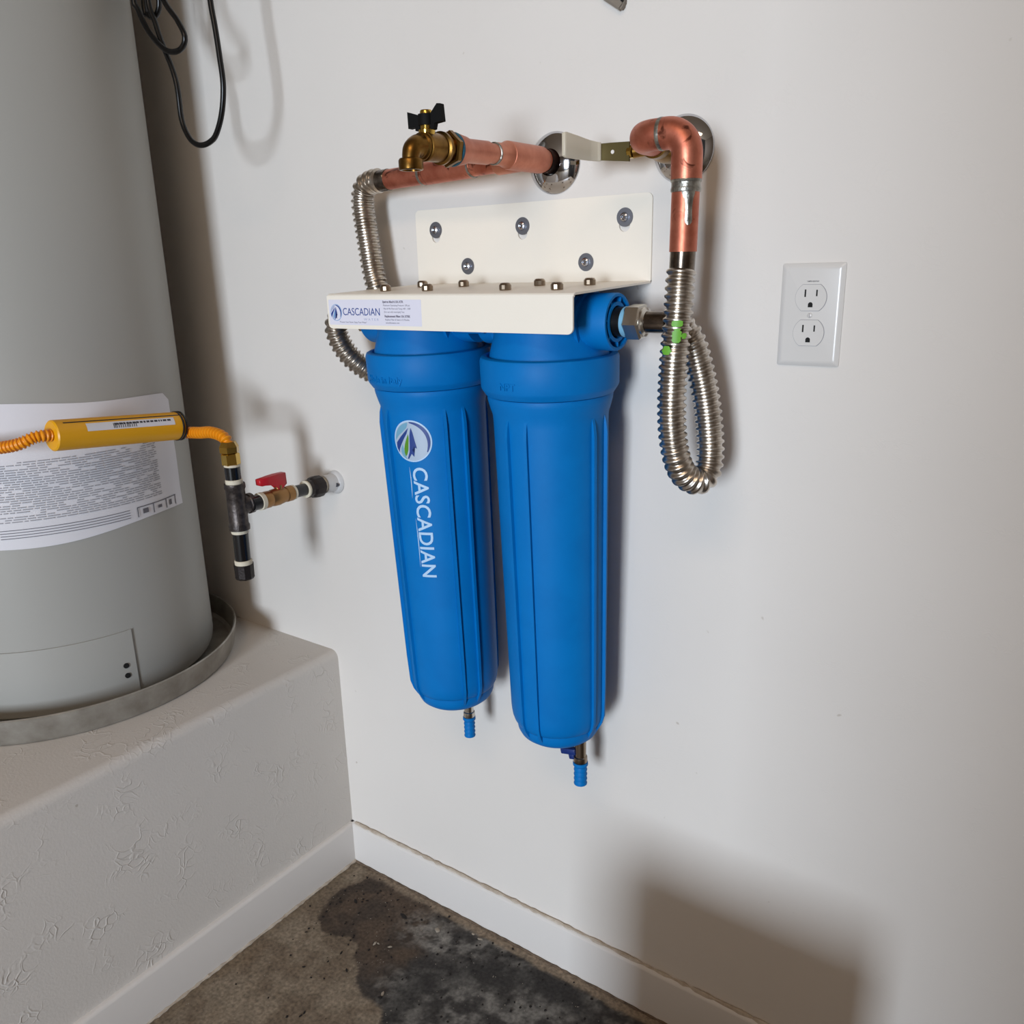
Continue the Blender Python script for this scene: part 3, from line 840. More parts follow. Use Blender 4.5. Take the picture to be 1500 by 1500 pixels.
sp = [P0, P0+Vector((0, -0.0060, -0.0008)), P0+Vector((0, -0.0125, -0.0045)), P0+Vector((0, -0.0155, -0.0105)), P0+Vector((0, -0.0162, -0.0160))]
sweep(bm, catmull(sp, 0.001), lambda s: 0.0122-0.0030*min(1, s/0.022), 32)
mo = Matrix.Translation(P0+Vector((0, -0.0163, -0.0245)))
lathe(bm, [(0.0085, 0.0120), (0.0118, 0.0110), (0.0130, 0.0090), (0.0130, 0.0005), (0.0122, -0.0005), (0.0096, -0.0005), (0.0090, 0.004), (0.0090, 0.008), (0, 0.008)], mo, 36)
obj('body', bm, M['brass'], hb)
SB = a0+d2*0.0440
bm = bmesh.new(); lathe(bm, [(0, 0.008), (0.0088, 0.008), (0.0090, 0.0165), (0.0070, 0.0175), (0.0066, 0.0270), (0.0066, 0.0345), (0.0058, 0.0360), (0, 0.0360)], Matrix.Translation(SB), 24)
obj('stem', bm, M['brass_bright'], hb)
bm = bmesh.new()
wing = [(-0.0220, -0.0075), (-0.0130, -0.0068), (-0.0125, -0.0105), (-0.0075, -0.0110), (-0.0060, -0.0045), (0.0060, -0.0045), (0.0075, -0.0110), (0.0110, -0.0105), (0.0125, -0.0050), (0.0225, -0.0040),
        (0.0210, 0.0130), (0.0165, 0.0135), (0.0080, 0.0050), (-0.0080, 0.0045), (-0.0130, 0.0060), (-0.0225, 0.0090)]
poly_prism(bm, wing, -0.0035, 0.0035, Matrix.Translation(SB+Vector((0, 0, 0.0270))) @ Matrix.Rotation(math.radians(4), 4, 'Z') @ XZ)
lathe(bm, [(0.0068, -0.006), (0.0088, -0.006), (0.0088, 0.005), (0.0068, 0.005), (0.0068, -0.006)], Matrix.Translation(SB+Vector((0, 0, 0.0270))), 24)
obj('handle', bm, M['blackmatte'], hb, ang=30)

# ------------------------------------------------------------------ left corrugated hose
fx_l = thing('corrugated_hose', (0.2500, -0.052, 1.2868), 'left stainless corrugated hose looping behind the left filter housing', 'hose', 'stainless corrugated water hoses')
bm = bmesh.new()
cyl(bm, e1+dd*-0.006, e1+dd*0.0130, 0.0146, bev=0.001); obj('collar', bm, M['steel_collar'], fx_l)
PL = [(0.2380, -0.052, 1.2868), (0.2240, -0.052, 1.2862), (0.2085, -0.052, 1.2815), (0.2010, -0.052, 1.2700), (0.1996, -0.052, 1.2516), (0.2025, -0.052, 1.2276), (0.2069, -0.052, 1.1937), (0.2121, -0.052, 1.1594),
      (0.2215, -0.052,1.1248), (0.2210, -0.046,1.0894), (0.2235, -0.040,1.0532), (0.2261, -0.036,1.0270), (0.2215, -0.042,1.0086), (0.2109, -0.058,1.0098), (0.1997, -0.075,1.0215), (0.1877, -0.090,1.0399), (0.1800, -0.100,1.0619), (0.1789, -0.105,1.0823), (0.1878, -0.105,1.0964), (0.2100, -0.105,1.1034), (0.2281, -0.105,1.1026)]
bm, _, _ = corrugated(PL, 0.0138, 0.0032, 0.0082)
obj('hose', bm, M['steel'], fx_l)
bm = bmesh.new(); cyl(bm, (0.216, -0.105, 1.097), (0.238, -0.105, 1.0972), 0.0125, bev=0.001); obj('collar', bm, M['steel_collar'], fx_l)
bm = bmesh.new(); hexn(bm, (0.236, -0.105, 1.0972), (0.256, -0.105, 1.0972), 0.021); obj('hex_nut', bm, M['nickel'], fx_l, ang=20)
bm = bmesh.new(); cyl(bm, (0.254, -0.105, 1.0972), (0.276, -0.105, 1.0972), 0.0175); obj('threaded_end', bm, M['black'], fx_l)

# ------------------------------------------------------------------ right valve and copper elbows
RX, RZ, RY = 0.6840, 1.2917, -0.125
bv = thing('ball_valve', (RX, -0.01, RZ), 'brass ball valve with pale sleeved lever behind the right copper elbow', 'valve')
bm = bmesh.new()
lathe(bm, [(0.014, 0.010), (0.0175, 0.011), (0.0180, 0.024), (0.0165, 0.026), (0.0195, 0.034), (0.0205, 0.050), (0.0200, 0.060), (0.0170, 0.070), (0.0178, 0.072), (0.0178, 0.084), (0.014, 0.085)], axm((RX, 0, RZ), (0, -1, 0)), 40)
cyl(bm, (RX-0.012, -0.064, RZ-0.004), (RX-0.033, -0.068, RZ-0.006), 0.0075, seg=24)
obj('body', bm, M['brass'], bv)
bm = bmesh.new(); hexn(bm, (RX-0.033, -0.070, RZ-0.0065), (RX-0.039, -0.0705, RZ-0.0065), 0.0078); obj('stem_nut', bm, M['brass_bright'], bv, ang=20)
# lever: dark steel tab then sleeved grip bent toward the room
def strip(bm, P, H, th):
    P = [Vector(p) for p in P]; rows = []
    for i, (p, hh) in enumerate(zip(P, H)):
        a = P[max(0, i-1)]; b = P[min(len(P)-1, i+1)]; t = (b-a).normalized(); nn = Vector((t.y, -t.x, 0)).normalized()
        rows.append([bm.verts.new(p+nn*th*sx+Vector((0, 0, hh*sz))) for sx, sz in ((-1, -1), (1, -1), (1, 1), (-1, 1))])
    for r1, r2 in zip(rows[:-1], rows[1:]):
        for i in range(4):
            j = (i+1) % 4; bm.faces.new((r1[i], r1[j], r2[j], r2[i]))
    bm.faces.new(rows[0][::-1]); bm.faces.new(rows[-1])
bm = bmesh.new(); strip(bm, [(0.6490, -0.0745, 1.2853), (0.6280, -0.0750, 1.2868), (0.6110, -0.0750, 1.2880)], [0.0105, 0.0098, 0.0090], 0.0013)
lv = obj('lever_tab', bm, M['olive'], bv, smooth=False)
bm = bmesh.new(); cyl(bm, (0.6280, -0.0760, 1.2866), (0.6280, -0.0766, 1.2866), 0.0022, seg=16); tag(obj('lever_hole', bm, M['wall'], lv), 'small round hole showing the wall')
bm = bmesh.new()
gp = [(0.6120, -0.0755, 1.2880), (0.6085, -0.0790, 1.2884), (0.6050, -0.0900, 1.2889), (0.6020, -0.1130, 1.2903), (0.5990, -0.1330, 1.2916), (0.5985, -0.1365, 1.2918)]
strip(bm, gp, [0.0100, 0.0103, 0.0108, 0.0122, 0.0132, 0.0118], 0.0023)
bmesh.ops.bevel(bm, geom=[e for e in bm.edges], offset=0.0006, segments=1, affect='EDGES')
obj('lever_grip', bm, M['sleeve'], bv, ang=50)

cr = thing('copper_elbow_pipe', (RX, -0.085, RZ), 'copper double elbow turning down from the wall to the right hose', 'pipe')
VX = 0.7418
R1 = 0.0158
bm = bmesh.new()
arc = [Vector((RX, -0.084, RZ)), Vector((RX, -0.100, RZ))]
for k in range(9):
    t = k/8*PI/2; arc.append(Vector((RX+0.022-0.022*math.cos(t), RY+0.022-0.022*math.sin(t), RZ)))
arc.append(Vector((VX-0.0290, RY, RZ)))
sweep(bm, resample(arc, 40)[0], lambda s: R1, 40)
obj('elbow', bm, M['copper'], cr)
bm = bmesh.new()
arc = [Vector((VX-0.0280, RY, RZ))]
for k in range(9):
    t = k/8*PI/2; arc.append(Vector((VX-0.022+0.022*math.sin(t), RY, RZ-0.022+0.022*math.cos(t))))
arc.append(Vector((VX, RY, 1.2450)))
sweep(bm, resample(arc, 40)[0], lambda s: R1+0.0004, 40)
obj('elbow', bm, M['copper'], cr)
bm = bmesh.new(); cyl(bm, (VX, RY, 1.250), (0.7408, RY, 1.1730), 0.0146, seg=48); obj('drop_pipe', bm, M['copper'], cr)
bm = bmesh.new(); ring(bm, (VX-0.0285, RY, RZ), (1, 0, 0), 0.0158, 0.0030, 0.0008)
obj('solder_joint', bm, M['solder'], cr); bm = bmesh.new()
ring(bm, (VX, RY, 1.2440), (0, 0, 1), 0.0150, 0.0022, 0.0014); ring(bm, (VX, RY, 1.2350), (0, 0, 1), 0.0150, 0.0030, 0.0010)
cyl(bm, (VX, RY, 1.2330), (VX, RY, 1.2440), 0.0152, seg=40)
sj = obj('solder_joint', bm, M['solder'], cr)
# solder run down the pipe front
bm = bmesh.new(); rows = []
zs = [1.2420, 1.2350, 1.2290, 1.2240, 1.2180, 1.2110, 1.2060, 1.2020, 1.1995]
ws = [0.020, 0.0180, 0.0140, 0.0090, 0.0075, 0.0072, 0.0080, 0.0075, 0.0030]
for z, w in zip(zs, ws):
    ac = math.radians(-50)
    rows.append([bm.verts.new((VX-0.0005+(0.0147+hh)*math.cos(ac+f*w/0.0146), RY+(0.0147+hh)*math.sin(ac+f*w/0.0146), z)) for f, hh in ((-0.5, 0.0), (-0.25, 0.0006), (0, 0.0009), (0.25, 0.0006), (0.5, 0.0))])
for r1, r2 in zip(rows[:-1], rows[1:]):
    for i in range(4): bm.faces.new((r1[i], r1[i+1], r2[i+1], r2[i]))
obj('solder_drip', bm, M['solder'], cr)

# ------------------------------------------------------------------ right corrugated hose
fr = thing('corrugated_hose', (0.7408, RY, 1.172), 'right stainless corrugated hose hanging in a long loop with green tape bits', 'hose', 'stainless corrugated water hoses')
bm = bmesh.new(); cyl(bm, (0.7408, RY, 1.1740), (0.7400, RY, 1.1500), 0.0136, seg=40, bev=0.0006); obj('collar', bm, M['steel_collar'], fr)
PR = [(0.7400, -0.125, 1.1560), (0.7398, -0.127, 1.1430), (0.7408, -0.132, 1.1116), (0.7402, -0.136, 1.0747), (0.7392, -0.137, 1.0467), (0.7391, -0.138, 1.0129), (0.7406, -0.137, 0.9798), (0.7448, -0.133, 0.9498), (0.7502, -0.123, 0.9292),
      (0.7593, -0.108, 0.9190), (0.7653, -0.095, 0.9245), (0.7661, -0.087, 0.9432), (0.7627, -0.083, 0.9728), (0.7564, -0.083, 1.0120), (0.7476, -0.087, 1.0518), (0.7388, -0.093, 1.0800), (0.7290, -0.100, 1.0930), (0.7150, -0.105, 1.0975)]
bm, ptsR, TR = corrugated(PR, 0.0132, 0.0030, 0.0084)
hoseR = obj('hose', bm, M['steel'], fr)
bm = bmesh.new(); cyl(bm, (0.6860, -0.105, 1.0977), (0.7170, -0.105, 1.0977), 0.0122, bev=0.0006); obj('collar', bm, M['steel_collar'], fr)
bm = bmesh.new()
hexn(bm, (0.6670, -0.105, 1.0978), (0.6870, -0.105, 1.0978), 0.0212, 0.12)
lathe(bm, [(0.010, 0), (0.0165, 0.0005), (0.0165, 0.003), (0.0130, 0.005), (0.012, 0.005)], axm((0.6865, -0.105, 1.0978), (1, 0, 0)), 32)
obj('hex_nut', bm, M['nickel'], fr, ang=20)
bm = bmesh.new(); cyl(bm, (0.6380, -0.105, 1.0977), (0.6650, -0.105, 1.0977), 0.0172); obj('threaded_end', bm, M['black'], fr)
bm = bmesh.new()
for k in range(4):
    ring(bm, (0.6632+0.0012*k, -0.105, 1.0977), (1, 0, 0.02*(k-1.5)), 0.0168, 0.0010, 0.0008)
obj('thread_tape', bm, M['tape_blue'], fr)
# torn green tape bits stuck to the hose
def patch(z0, z1, a_mid, w, seed):
    rnd = random.Random(seed); bm = bmesh.new(); rows = []
    P = [p for p in ptsR[:len(ptsR)//2] if z0 <= p.z <= z1]
    n = len(P)
    for i, p in enumerate(P):
        ww = w*(0.55+0.45*math.sin(PI*(i+0.5)/n))*rnd.uniform(0.72, 1.12)
        row = []
        for f in (-1, -0.5, 0, 0.5, 1):
            a = a_mid + f*ww
            row.append(bm.verts.new((p.x+0.01645*math.cos(a), p.y+0.01645*math.sin(a), p.z)))
        rows.append(row)
    for r1, r2 in zip(rows[:-1], rows[1:]):
        for k in range(4): bm.faces.new((r1[k], r1[k+1], r2[k+1], r2[k]))
    obj('green_tape', bm, M['green'], hoseR)
patch(1.0955, 1.1030, math.radians(-66), 0.42, 1)
patch(1.0790, 1.0945, math.radians(-64), 0.34, 2)
patch(1.0830, 1.0900, math.radians(-35), 0.22, 3)
patch(1.0660, 1.0760, math.radians(-100), 0.38, 4)

# ------------------------------------------------------------------ electrical outlet
ol = thing('electrical_outlet', (0.8446, 0, 1.1014), 'white duplex wall outlet right of the filters', 'outlet')
OX, OZ = 0.8446, 1.1014
bm = bmesh.new()
w, h = 0.035, 0.05715
lo = [(-w, -h), (w, -h), (w, h), (-w, h)]
lev = [(0.0002, 0.0), (0.0022, 0.0), (0.0048, 0.0035), (0.0054, 0.0062)]
rows = []
for y, ins in lev:
    pts = rounded_rect(OX-w+ins, OX+w-ins, OZ-h+ins, OZ+h-ins, (0.0022,)*4, 4)
    rows.append([bm.verts.new((x, -y, z)) for x, z in pts])
for r1, r2 in zip(rows[:-1], rows[1:]):
    for i in range(len(r1)):
        j = (i+1) % len(r1); bm.faces.new((r1[i], r1[j], r2[j], r2[i]))
bm.faces.new(rows[-1]); bm.faces.new(rows[0][::-1])
obj('cover_plate', bm, M['outlet'], ol, ang=25)
def face_poly(cx, cz, R=0.0172, cutz=0.0143, sc=1.0):
    out = []
    for k in range(64):
        t = 2*PI*k/64; x = R*math.cos(t); z = R*math.sin(t); z = max(-cutz, min(cutz, z)); out.append((cx+x*sc, cz+z*sc))
    return out
for cz in (OZ+0.0195, OZ-0.0195):
    bm = bmesh.new(); poly_prism(bm, face_poly(OX, cz, sc=1.03), 0.0050, 0.0056, XZ); fc0 = obj('socket_gap', bm, M['ink'], ol, smooth=False)
    bm = bmesh.new(); poly_prism(bm, face_poly(OX, cz), 0.0050, 0.0066, XZ); fc = obj('socket_face', bm, M['outlet'], ol, smooth=False)
    bm = bmesh.new()
    box(bm, (OX-0.0072, -0.00672, cz+0.0008), (OX-0.0055, -0.006, cz+0.0090)); box(bm, (OX+0.0056, -0.00672, cz+0.0016), (OX+0.0072, -0.006, cz+0.0086))
    gp = [(-0.0026, -0.0105), (0.0026, -0.0105), (0.0026, -0.0075)] + [(0.0026*math.cos(t), -0.0075+0.0026*math.sin(t)) for t in np.linspace(0.2, PI-0.2, 8)] + [(-0.0026, -0.0075)]
    poly_prism(bm, [(OX+x, cz+z) for x, z in gp], 0.006, 0.00675, XZ)
    obj('socket_slot', bm, M['slot'], fc, smooth=False)
bm = bmesh.new(); lathe(bm, [(0, 0.0012), (0.0018, 0.0011), (0.0028, 0.0004), (0.003, 0)], axm((OX, -0.0054, OZ), (0, -1, 0)), 20)
sc_ = obj('screw', bm, M['outlet'], ol)
bm = bmesh.new(); box(bm, (OX-0.0003, -0.0068, OZ-0.0022), (OX+0.0003, -0.0060, OZ+0.0022)); obj('screw_slot', bm, M['ink'], sc_, smooth=False)
bm = text_bm('TAMPER RESISTANT', 0.0021, 0.00003, 0.72, 'CENTER', bold=0.00004); bm.transform(Matrix.Translation((OX+0.001, -0.00545, OZ+0.0366)) @ XZ); obj('lettering', bm, M['ink_dark'], ol, smooth=False)

# ------------------------------------------------------------------ grey hook at the top of the wall
bm = bmesh.new()
poly_prism(bm, [(0.572, 1.468), (0.598, 1.450), (0.604, 1.4555), (0.6055, 1.53), (0.60, 1.56), (0.575, 1.56), (0.566, 1.53)], 0.0005, 0.010, XZ)
bmesh.ops.bevel(bm, geom=[e for e in bm.edges], offset=0.002, segments=2, affect='EDGES')
hk = obj('wall_hook', bm, M['hookgrey'], ang=50); tag(hk, 'pointed grey wall hook cut by the top edge of the picture', 'hook')
bm = bmesh.new(); box(bm, (0.6015, -0.0135, 1.458), (0.6042, -0.009, 1.545), 0.001, 1); obj('slot', bm, M['slot'], hk)

# ------------------------------------------------------------------ water heater, pan
HXc, HYc = -0.380, -0.300
wh = thing('water_heater', (HXc, HYc, 0.473), 'grey cylindrical water heater standing in its drain pan', 'water heater')
HT = Matrix.Translation((HXc, HYc, 0))
bm = bmesh.new()
lathe(bm, [(0, 0.4755), (0.230, 0.4755), (0.237, 0.479), (0.241, 0.487), (0.243, 0.50), (0.243, 1.86), (0.240, 1.875), (0.20, 1.89), (0, 1.895)], HT, 128)
obj('tank_jacket', bm, M['heater'], wh)
def curved(bm, r0, r1, a0, a1, z0, z1, n=16, nz=1):
    g = []
    for rr in (r0, r1):
        g.append([[bm.verts.new((HXc+rr*math.cos(a0+(a1-a0)*i/n), HYc+rr*math.sin(a0+(a1-a0)*i/n), z0+(z1-z0)*k/nz)) for k in range(nz+1)] for i in range(n+1)])
    A, B = g
    for i in range(n):
        for k in range(nz):
            bm.faces.new((A[i][k], A[i][k+1], A[i+1][k+1], A[i+1][k])); bm.faces.new((B[i][k], B[i+1][k], B[i+1][k+1], B[i][k+1]))
        bm.faces.new((A[i][0], A[i+1][0], B[i+1][0], B[i][0])); bm.faces.new((A[i][nz], B[i][nz], B[i+1][nz], A[i+1][nz]))
    for i in (0, n):
        for k in range(nz): bm.faces.new((A[i][k], B[i][k], B[i][k+1], A[i][k+1]) if i else (A[i][k+1], B[i][k+1], B[i][k], A[i][k]))
dg_ = math.radians
bm = bmesh.new(); curved(bm, 0.240, 0.2455, dg_(-68), dg_(-5), 0.487, 0.60, 24); pn = obj('burner_cover', bm, M['heater'], wh)
for z in (0.522, 0.540):
    bm = bmesh.new(); cyl(bm, (HXc+0.244*math.cos(dg_(-9)), HYc+0.244*math.sin(dg_(-9)), z), (HXc+0.247*math.cos(dg_(-9)), HYc+0.247*math.sin(dg_(-9)), z), 0.0045, seg=16)
    obj('vent_hole', bm, M['slot'], pn)
# gas control valve on the front of the tank
bm = bmesh.new()
mt = HT @ Matrix.Rotation(dg_(-75), 4, 'Z')
box(bm, (0.236, -0.055, 0.80), (0.30, 0.055, 0.92), 0.008, 3, mt)
box(bm, (0.30, -0.03, 0.83), (0.325, 0.03, 0.89), 0.008, 3, mt)
obj('gas_control', bm, M['valvebox'], wh)
# paper label on the side
lb = thing('warning_label', (HXc+0.245, HYc+0.02, 0.86), 'wrinkled white paper warning label on the side of the heater', 'label')
def jag(bm): pass
bm = bmesh.new()
n = 40; rows = []
for i in range(n+1):
    a = dg_(-46 + 77*i/n)
    t = i/n
    zt = 0.990 - 0.018*t + 0.0015*math.sin(9*t) ; zb = 0.769 - 0.004*math.sin(6*t) + 0.008*t
    if i >= n-1: zt -= 0.006*(i-n+2)
    rows.append([bm.verts.new((HXc+(0.2438+0.0010*math.sin(5*t+k*1.1)**2)*math.cos(a), HYc+(0.2438+0.0010*math.sin(5*t+k*1.1)**2)*math.sin(a), zb+(zt-zb)*k/6)) for k in range(7)])
for r1, r2 in zip(rows[:-1], rows[1:]):
    for k in range(6): bm.faces.new((r1[k], r2[k], r2[k+1], r1[k+1]))
obj('sheet', bm, M['paper'], lb)
rnd = random.Random(5); bm = bmesh.new()
for k in range(26):
    z = 0.900-0.0036*k
    a = -44.0
    while a < 17:
        wd = rnd.uniform(1.2, 4.0)
        if rnd.random() < 0.86: curved(bm, 0.2452, 0.2453, dg_(a), dg_(min(a+wd, 18)), z, z+0.0014, 2)
        a += wd+0.6
obj('small_print', bm, M['ink'], lb, smooth=False)
bm = bmesh.new()
curved(bm, 0.2452, 0.24535, dg_(5), dg_(26), 0.7985, 0.8000, 6)
for a in (5, 12.5, 19.5, 25.4): curved(bm, 0.2452, 0.24535, dg_(a), dg_(a+0.4), 0.783, 0.7995, 1)
curved(bm, 0.2452, 0.24535, dg_(7.5), dg_(10), 0.787, 0.795, 2); curved(bm, 0.2452, 0.24535, dg_(15), dg_(17), 0.788, 0.793, 2); curved(bm, 0.2452, 0.24535, dg_(21.5), dg_(23), 0.786, 0.795, 2)
for k in range(4): curved(bm, 0.2452, 0.24535, dg_(-42), dg_(2), 0.785+0.0042*k, 0.7860+0.0042*k, 10)
obj('boxed_print', bm, M['ink_mid'], lb, smooth=False)

bm = bmesh.new()
PC = Matrix.Translation((-0.380, -0.3100, 0))
lathe(bm, [(0, HP+0.0045), (0.280, HP+0.0045), (0.286, HP+0.010), (0.2910, 0.510), (0.2920, 0.5125), (0.2940, 0.5130), (0.2958, 0.5115), (0.2950, 0.5090), (0.2890, HP+0.008), (0.285, HP+0.0012), (0, HP+0.0012)], PC, 128)
pan = obj('drain_pan', bm, M['alu']); tag(pan, 'round dull metal drain pan on the platform under the heater', 'drain pan')

# ------------------------------------------------------------------ gas line
GX_, GY_ = 0.035, -0.2045
gl = thing('gas_pipe_tee', (GX_, 0, 0.804), 'black iron gas pipe and tee with drip leg beside the heater', 'gas pipe')
def gp_(y): return Vector((GX_, y, 0.8040 + (0.8075-0.8040)*min(1, abs(y)/0.12) - max(0, abs(y)-0.12)*0.01))
def gcyl(bm, y0, y1, r, **k): return cyl(bm, gp_(y0), gp_(y1), r, **k)
bm = bmesh.new()
lathe(bm, [(0.012, 0.0005), (0.0215, 0.0005), (0.0205, 0.004), (0.0160, 0.008), (0.0158, 0.030), (0.012, 0.031)], axm(gp_(0), (0, -1, 0.05)), 32); obj('wall_sleeve', bm, M['putty'], gl)
bm = bmesh.new(); cyl(bm, (GX_+0.012, -0.010, 0.803), (GX_+0.0165, -0.013, 0.803), 0.0035, seg=12); obj('sleeve_mark', bm, M['ink_dark'], gl)
for ya, yb, rr in ((-0.026, -0.036, 0.0140), (-0.0960, -0.1005, 0.0125), (-0.0665, -0.0715, 0.0150), (-0.161, -0.168, 0.0145)):
    bm = bmesh.new(); gcyl(bm, ya, yb, rr); obj('sealant_ring', bm, M['dope'], gl)
bm = bmesh.new(); lathe(bm, [(0, 0), (0.0150, 0), (0.0190, 0.004), (0.0196, 0.014), (0.0180, 0.022), (0.0155, 0.026), (0.0160, 0.028), (0.0160, 0.034), (0, 0.034)], axm(gp_(-0.0340), gp_(-0.07)-gp_(-0.034)), 12); obj('union', bm, M['iron_dark'], gl, ang=20)
for ya, yb, rr in ((-0.0700, -0.0980, 0.0105), (-0.163, -0.184, 0.0122)):
    bm = bmesh.new(); gcyl(bm, ya, yb, rr); obj('nipple', bm, M['blackpipe'], gl)
# tee
TX, TY = GX_-0.008, -0.2045
bm = bmesh.new()
zc = 0.8070
lathe(bm, [(0.0125, 0.845), (0.0162, 0.845), (0.0166, 0.838), (0.0150, 0.835), (0.0150, 0.779), (0.0166, 0.776), (0.0162, 0.769), (0.0125, 0.769)], Matrix.Translation((TX, TY, 0)), 36)
lathe(bm, [(0.014, 0), (0.0148, 0.016), (0.0165, 0.018), (0.0165, 0.025), (0.0125, 0.025)], axm((TX, TY+0.002, zc), (0.02, 1, 0)), 36)
obj('tee_body', bm, M['iron'], gl)
for za, zb_, rr in ((0.8435, 0.8520, 0.0132), (0.7625, 0.7700, 0.0135), (0.7085, 0.7175, 0.0140), (0.8720, 0.8760, 0.0128)):
    bm = bmesh.new(); cyl(bm, (TX-0.0005, TY, za), (TX-0.0005, TY, zb_), rr, bev=0.001); obj('sealant_ring', bm, M['dope'], gl)
bm = bmesh.new(); cyl(bm, (TX-0.001, TY, 0.850), (TX-0.001, TY, 0.8740), 0.0122, bev=0.0005); obj('nipple', bm, M['blackpipe'], gl)
bm = bmesh.new(); cyl(bm, (TX, TY, 0.7640), (TX-0.001, TY, 0.7160), 0.0124); obj('drip_leg', bm, M['blackpipe'], gl)
bm = bmesh.new(); lathe(bm, [(0, 0.6850), (0.0140, 0.6850), (0.0158, 0.6880), (0.0162, 0.7060), (0.0165, 0.7100), (0.013, 0.7105)], Matrix.Translation((TX-0.001, TY, 0)), 10); obj('end_cap', bm, M['iron_dark'], gl, ang=20)
# gas valve
gv = thing('gas_shutoff_valve', tuple(gp_(-0.12)), 'brass gas shut-off valve with small red lever', 'valve')
bm = bmesh.new()
lathe(bm, [(0, 0), (0.0115, 0), (0.0132, 0.001), (0.0132, 0.013), (0.0122, 0.015), (0.0135, 0.024), (0.0145, 0.030), (0.0142, 0.040), (0.0128, 0.045), (0.0140, 0.048), (0.0140, 0.060), (0, 0.061)], axm(gp_(-0.1005), gp_(-0.160)-gp_(-0.1005)), 16)
cyl(bm, gp_(-0.1260)+Vector((0, 0, 0.010)), gp_(-0.1260)+Vector((0, 0, 0.019)), 0.0065, seg=16)
obj('body', bm, M['brass_gas'], gv, ang=25)
bm = bmesh.new()
# red T lever: hub and arm along the pipe
YZ = Matrix(((0, 0, 1, 0), (-1, 0, 0, 0), (0, 1, 0, 0), (0, 0, 0, 1)))   # (x,y,z)->(z,-x,y)
lev_ = [(-0.014, 0.002), (-0.006, -0.0005), (-0.003, -0.005), (0.004, -0.005), (0.006, 0.001), (0.010, 0.005), (0.020, 0.009), (0.036, 0.010), (0.040, 0.012), (0.040, 0.022), (0.020, 0.0225), (0.004, 0.0225), (-0.014, 0.0215)]
poly_prism(bm, lev_, -0.006, 0.006, Matrix.Translation(gp_(-0.1260)+Vector((0, 0, 0.0160))) @ Matrix.Rotation(0.04, 4, 'X') @ YZ)
bmesh.ops.bevel(bm, geom=[e for e in bm.edges], offset=0.001, segments=1, affect='EDGES')
obj('lever', bm, M['red'], gv, ang=50)

# flexible gas connector
gc = thing('gas_connector', (TX, TY, 0.875), 'yellow coated gas connector curving from the tee to the heater', 'gas hose')
bm = bmesh.new(); hexn(bm, (TX-0.0015, TY, 0.8745), (TX-0.002, TY, 0.8930), 0.0142, 0.5); obj('flare_fitting', bm, M['brass_bright'], gc, ang=20)
bm = bmesh.new(); lathe(bm, [(0, 0.8925), (0.0105, 0.8925), (0.0150, 0.8950), (0.0155, 0.9040), (0.0130, 0.9085), (0.0110, 0.9120), (0, 0.9120)], Matrix.Translation((TX-0.003, TY, 0)), 6, 0.2); obj('flare_nut', bm, M['brass_bright'], gc, ang=20)
GP = [(TX-0.004, TY, 0.9080), (TX-0.010, TY, 0.9170), (TX-0.022, TY, 0.9225), (TX-0.040, TY-0.002, 0.9242), (TX-0.062, TY-0.004, 0.9230), (TX-0.085, TY-0.006, 0.9210), (TX-0.106, TY-0.010, 0.9190), (TX-0.118, TY-0.018, 0.9190)]
GP = [(TX-0.004, TY, 0.9060), (TX-0.009, TY, 0.9150), (TX-0.022, TY-0.001, 0.9210), (TX-0.043, TY-0.003, 0.9235), (TX-0.066, TY-0.005, 0.9210), (TX-0.086, TY-0.008, 0.9200), (TX-0.099, TY-0.016, 0.9200), (TX-0.104, TY-0.035, 0.9240)]
bm, _, _ = corrugated(GP, 0.0060, 0.0036, 0.0062, 24, 10); obj('hose', bm, M['orange'], gc)
s0 = Vector((TX-0.103, TY-0.014, 0.9310)); s1 = Vector((TX-0.108, TY-0.215, 0.9480)); sd = (s1-s0).normalized()
bm = bmesh.new(); cyl(bm, s0, s1, 0.0222, seg=40, bev=0.002); slv = obj('sleeve', bm, M['yellow'], gc); slv['label'] = 'yellow sleeve with a small white text strip'
bm = bmesh.new()
for k in (0.003, 0.008): lathe(bm, [(0.0215, -0.0018), (0.0236, -0.0012), (0.0236, 0.0012), (0.0215, 0.0018)], axm(s0+sd*k, sd), 36)
obj('band', bm, M['black'], slv)
# seam line and printed strip on the sleeve
fr_ = axm(s0, sd)
def on_sleeve(bm, a0, a1, l0, l1, r0, r1, n=8):
    A = []
    for rr in (r0, r1):
        A.append([[bm.verts.new(fr_ @ Vector((rr*math.cos(a0+(a1-a0)*i/n), rr*math.sin(a0+(a1-a0)*i/n), l))) for l in (l0, l1)] for i in range(n+1)])
    for i in range(n):
        bm.faces.new((A[1][i][0], A[1][i+1][0], A[1][i+1][1], A[1][i][1]))
    return bm
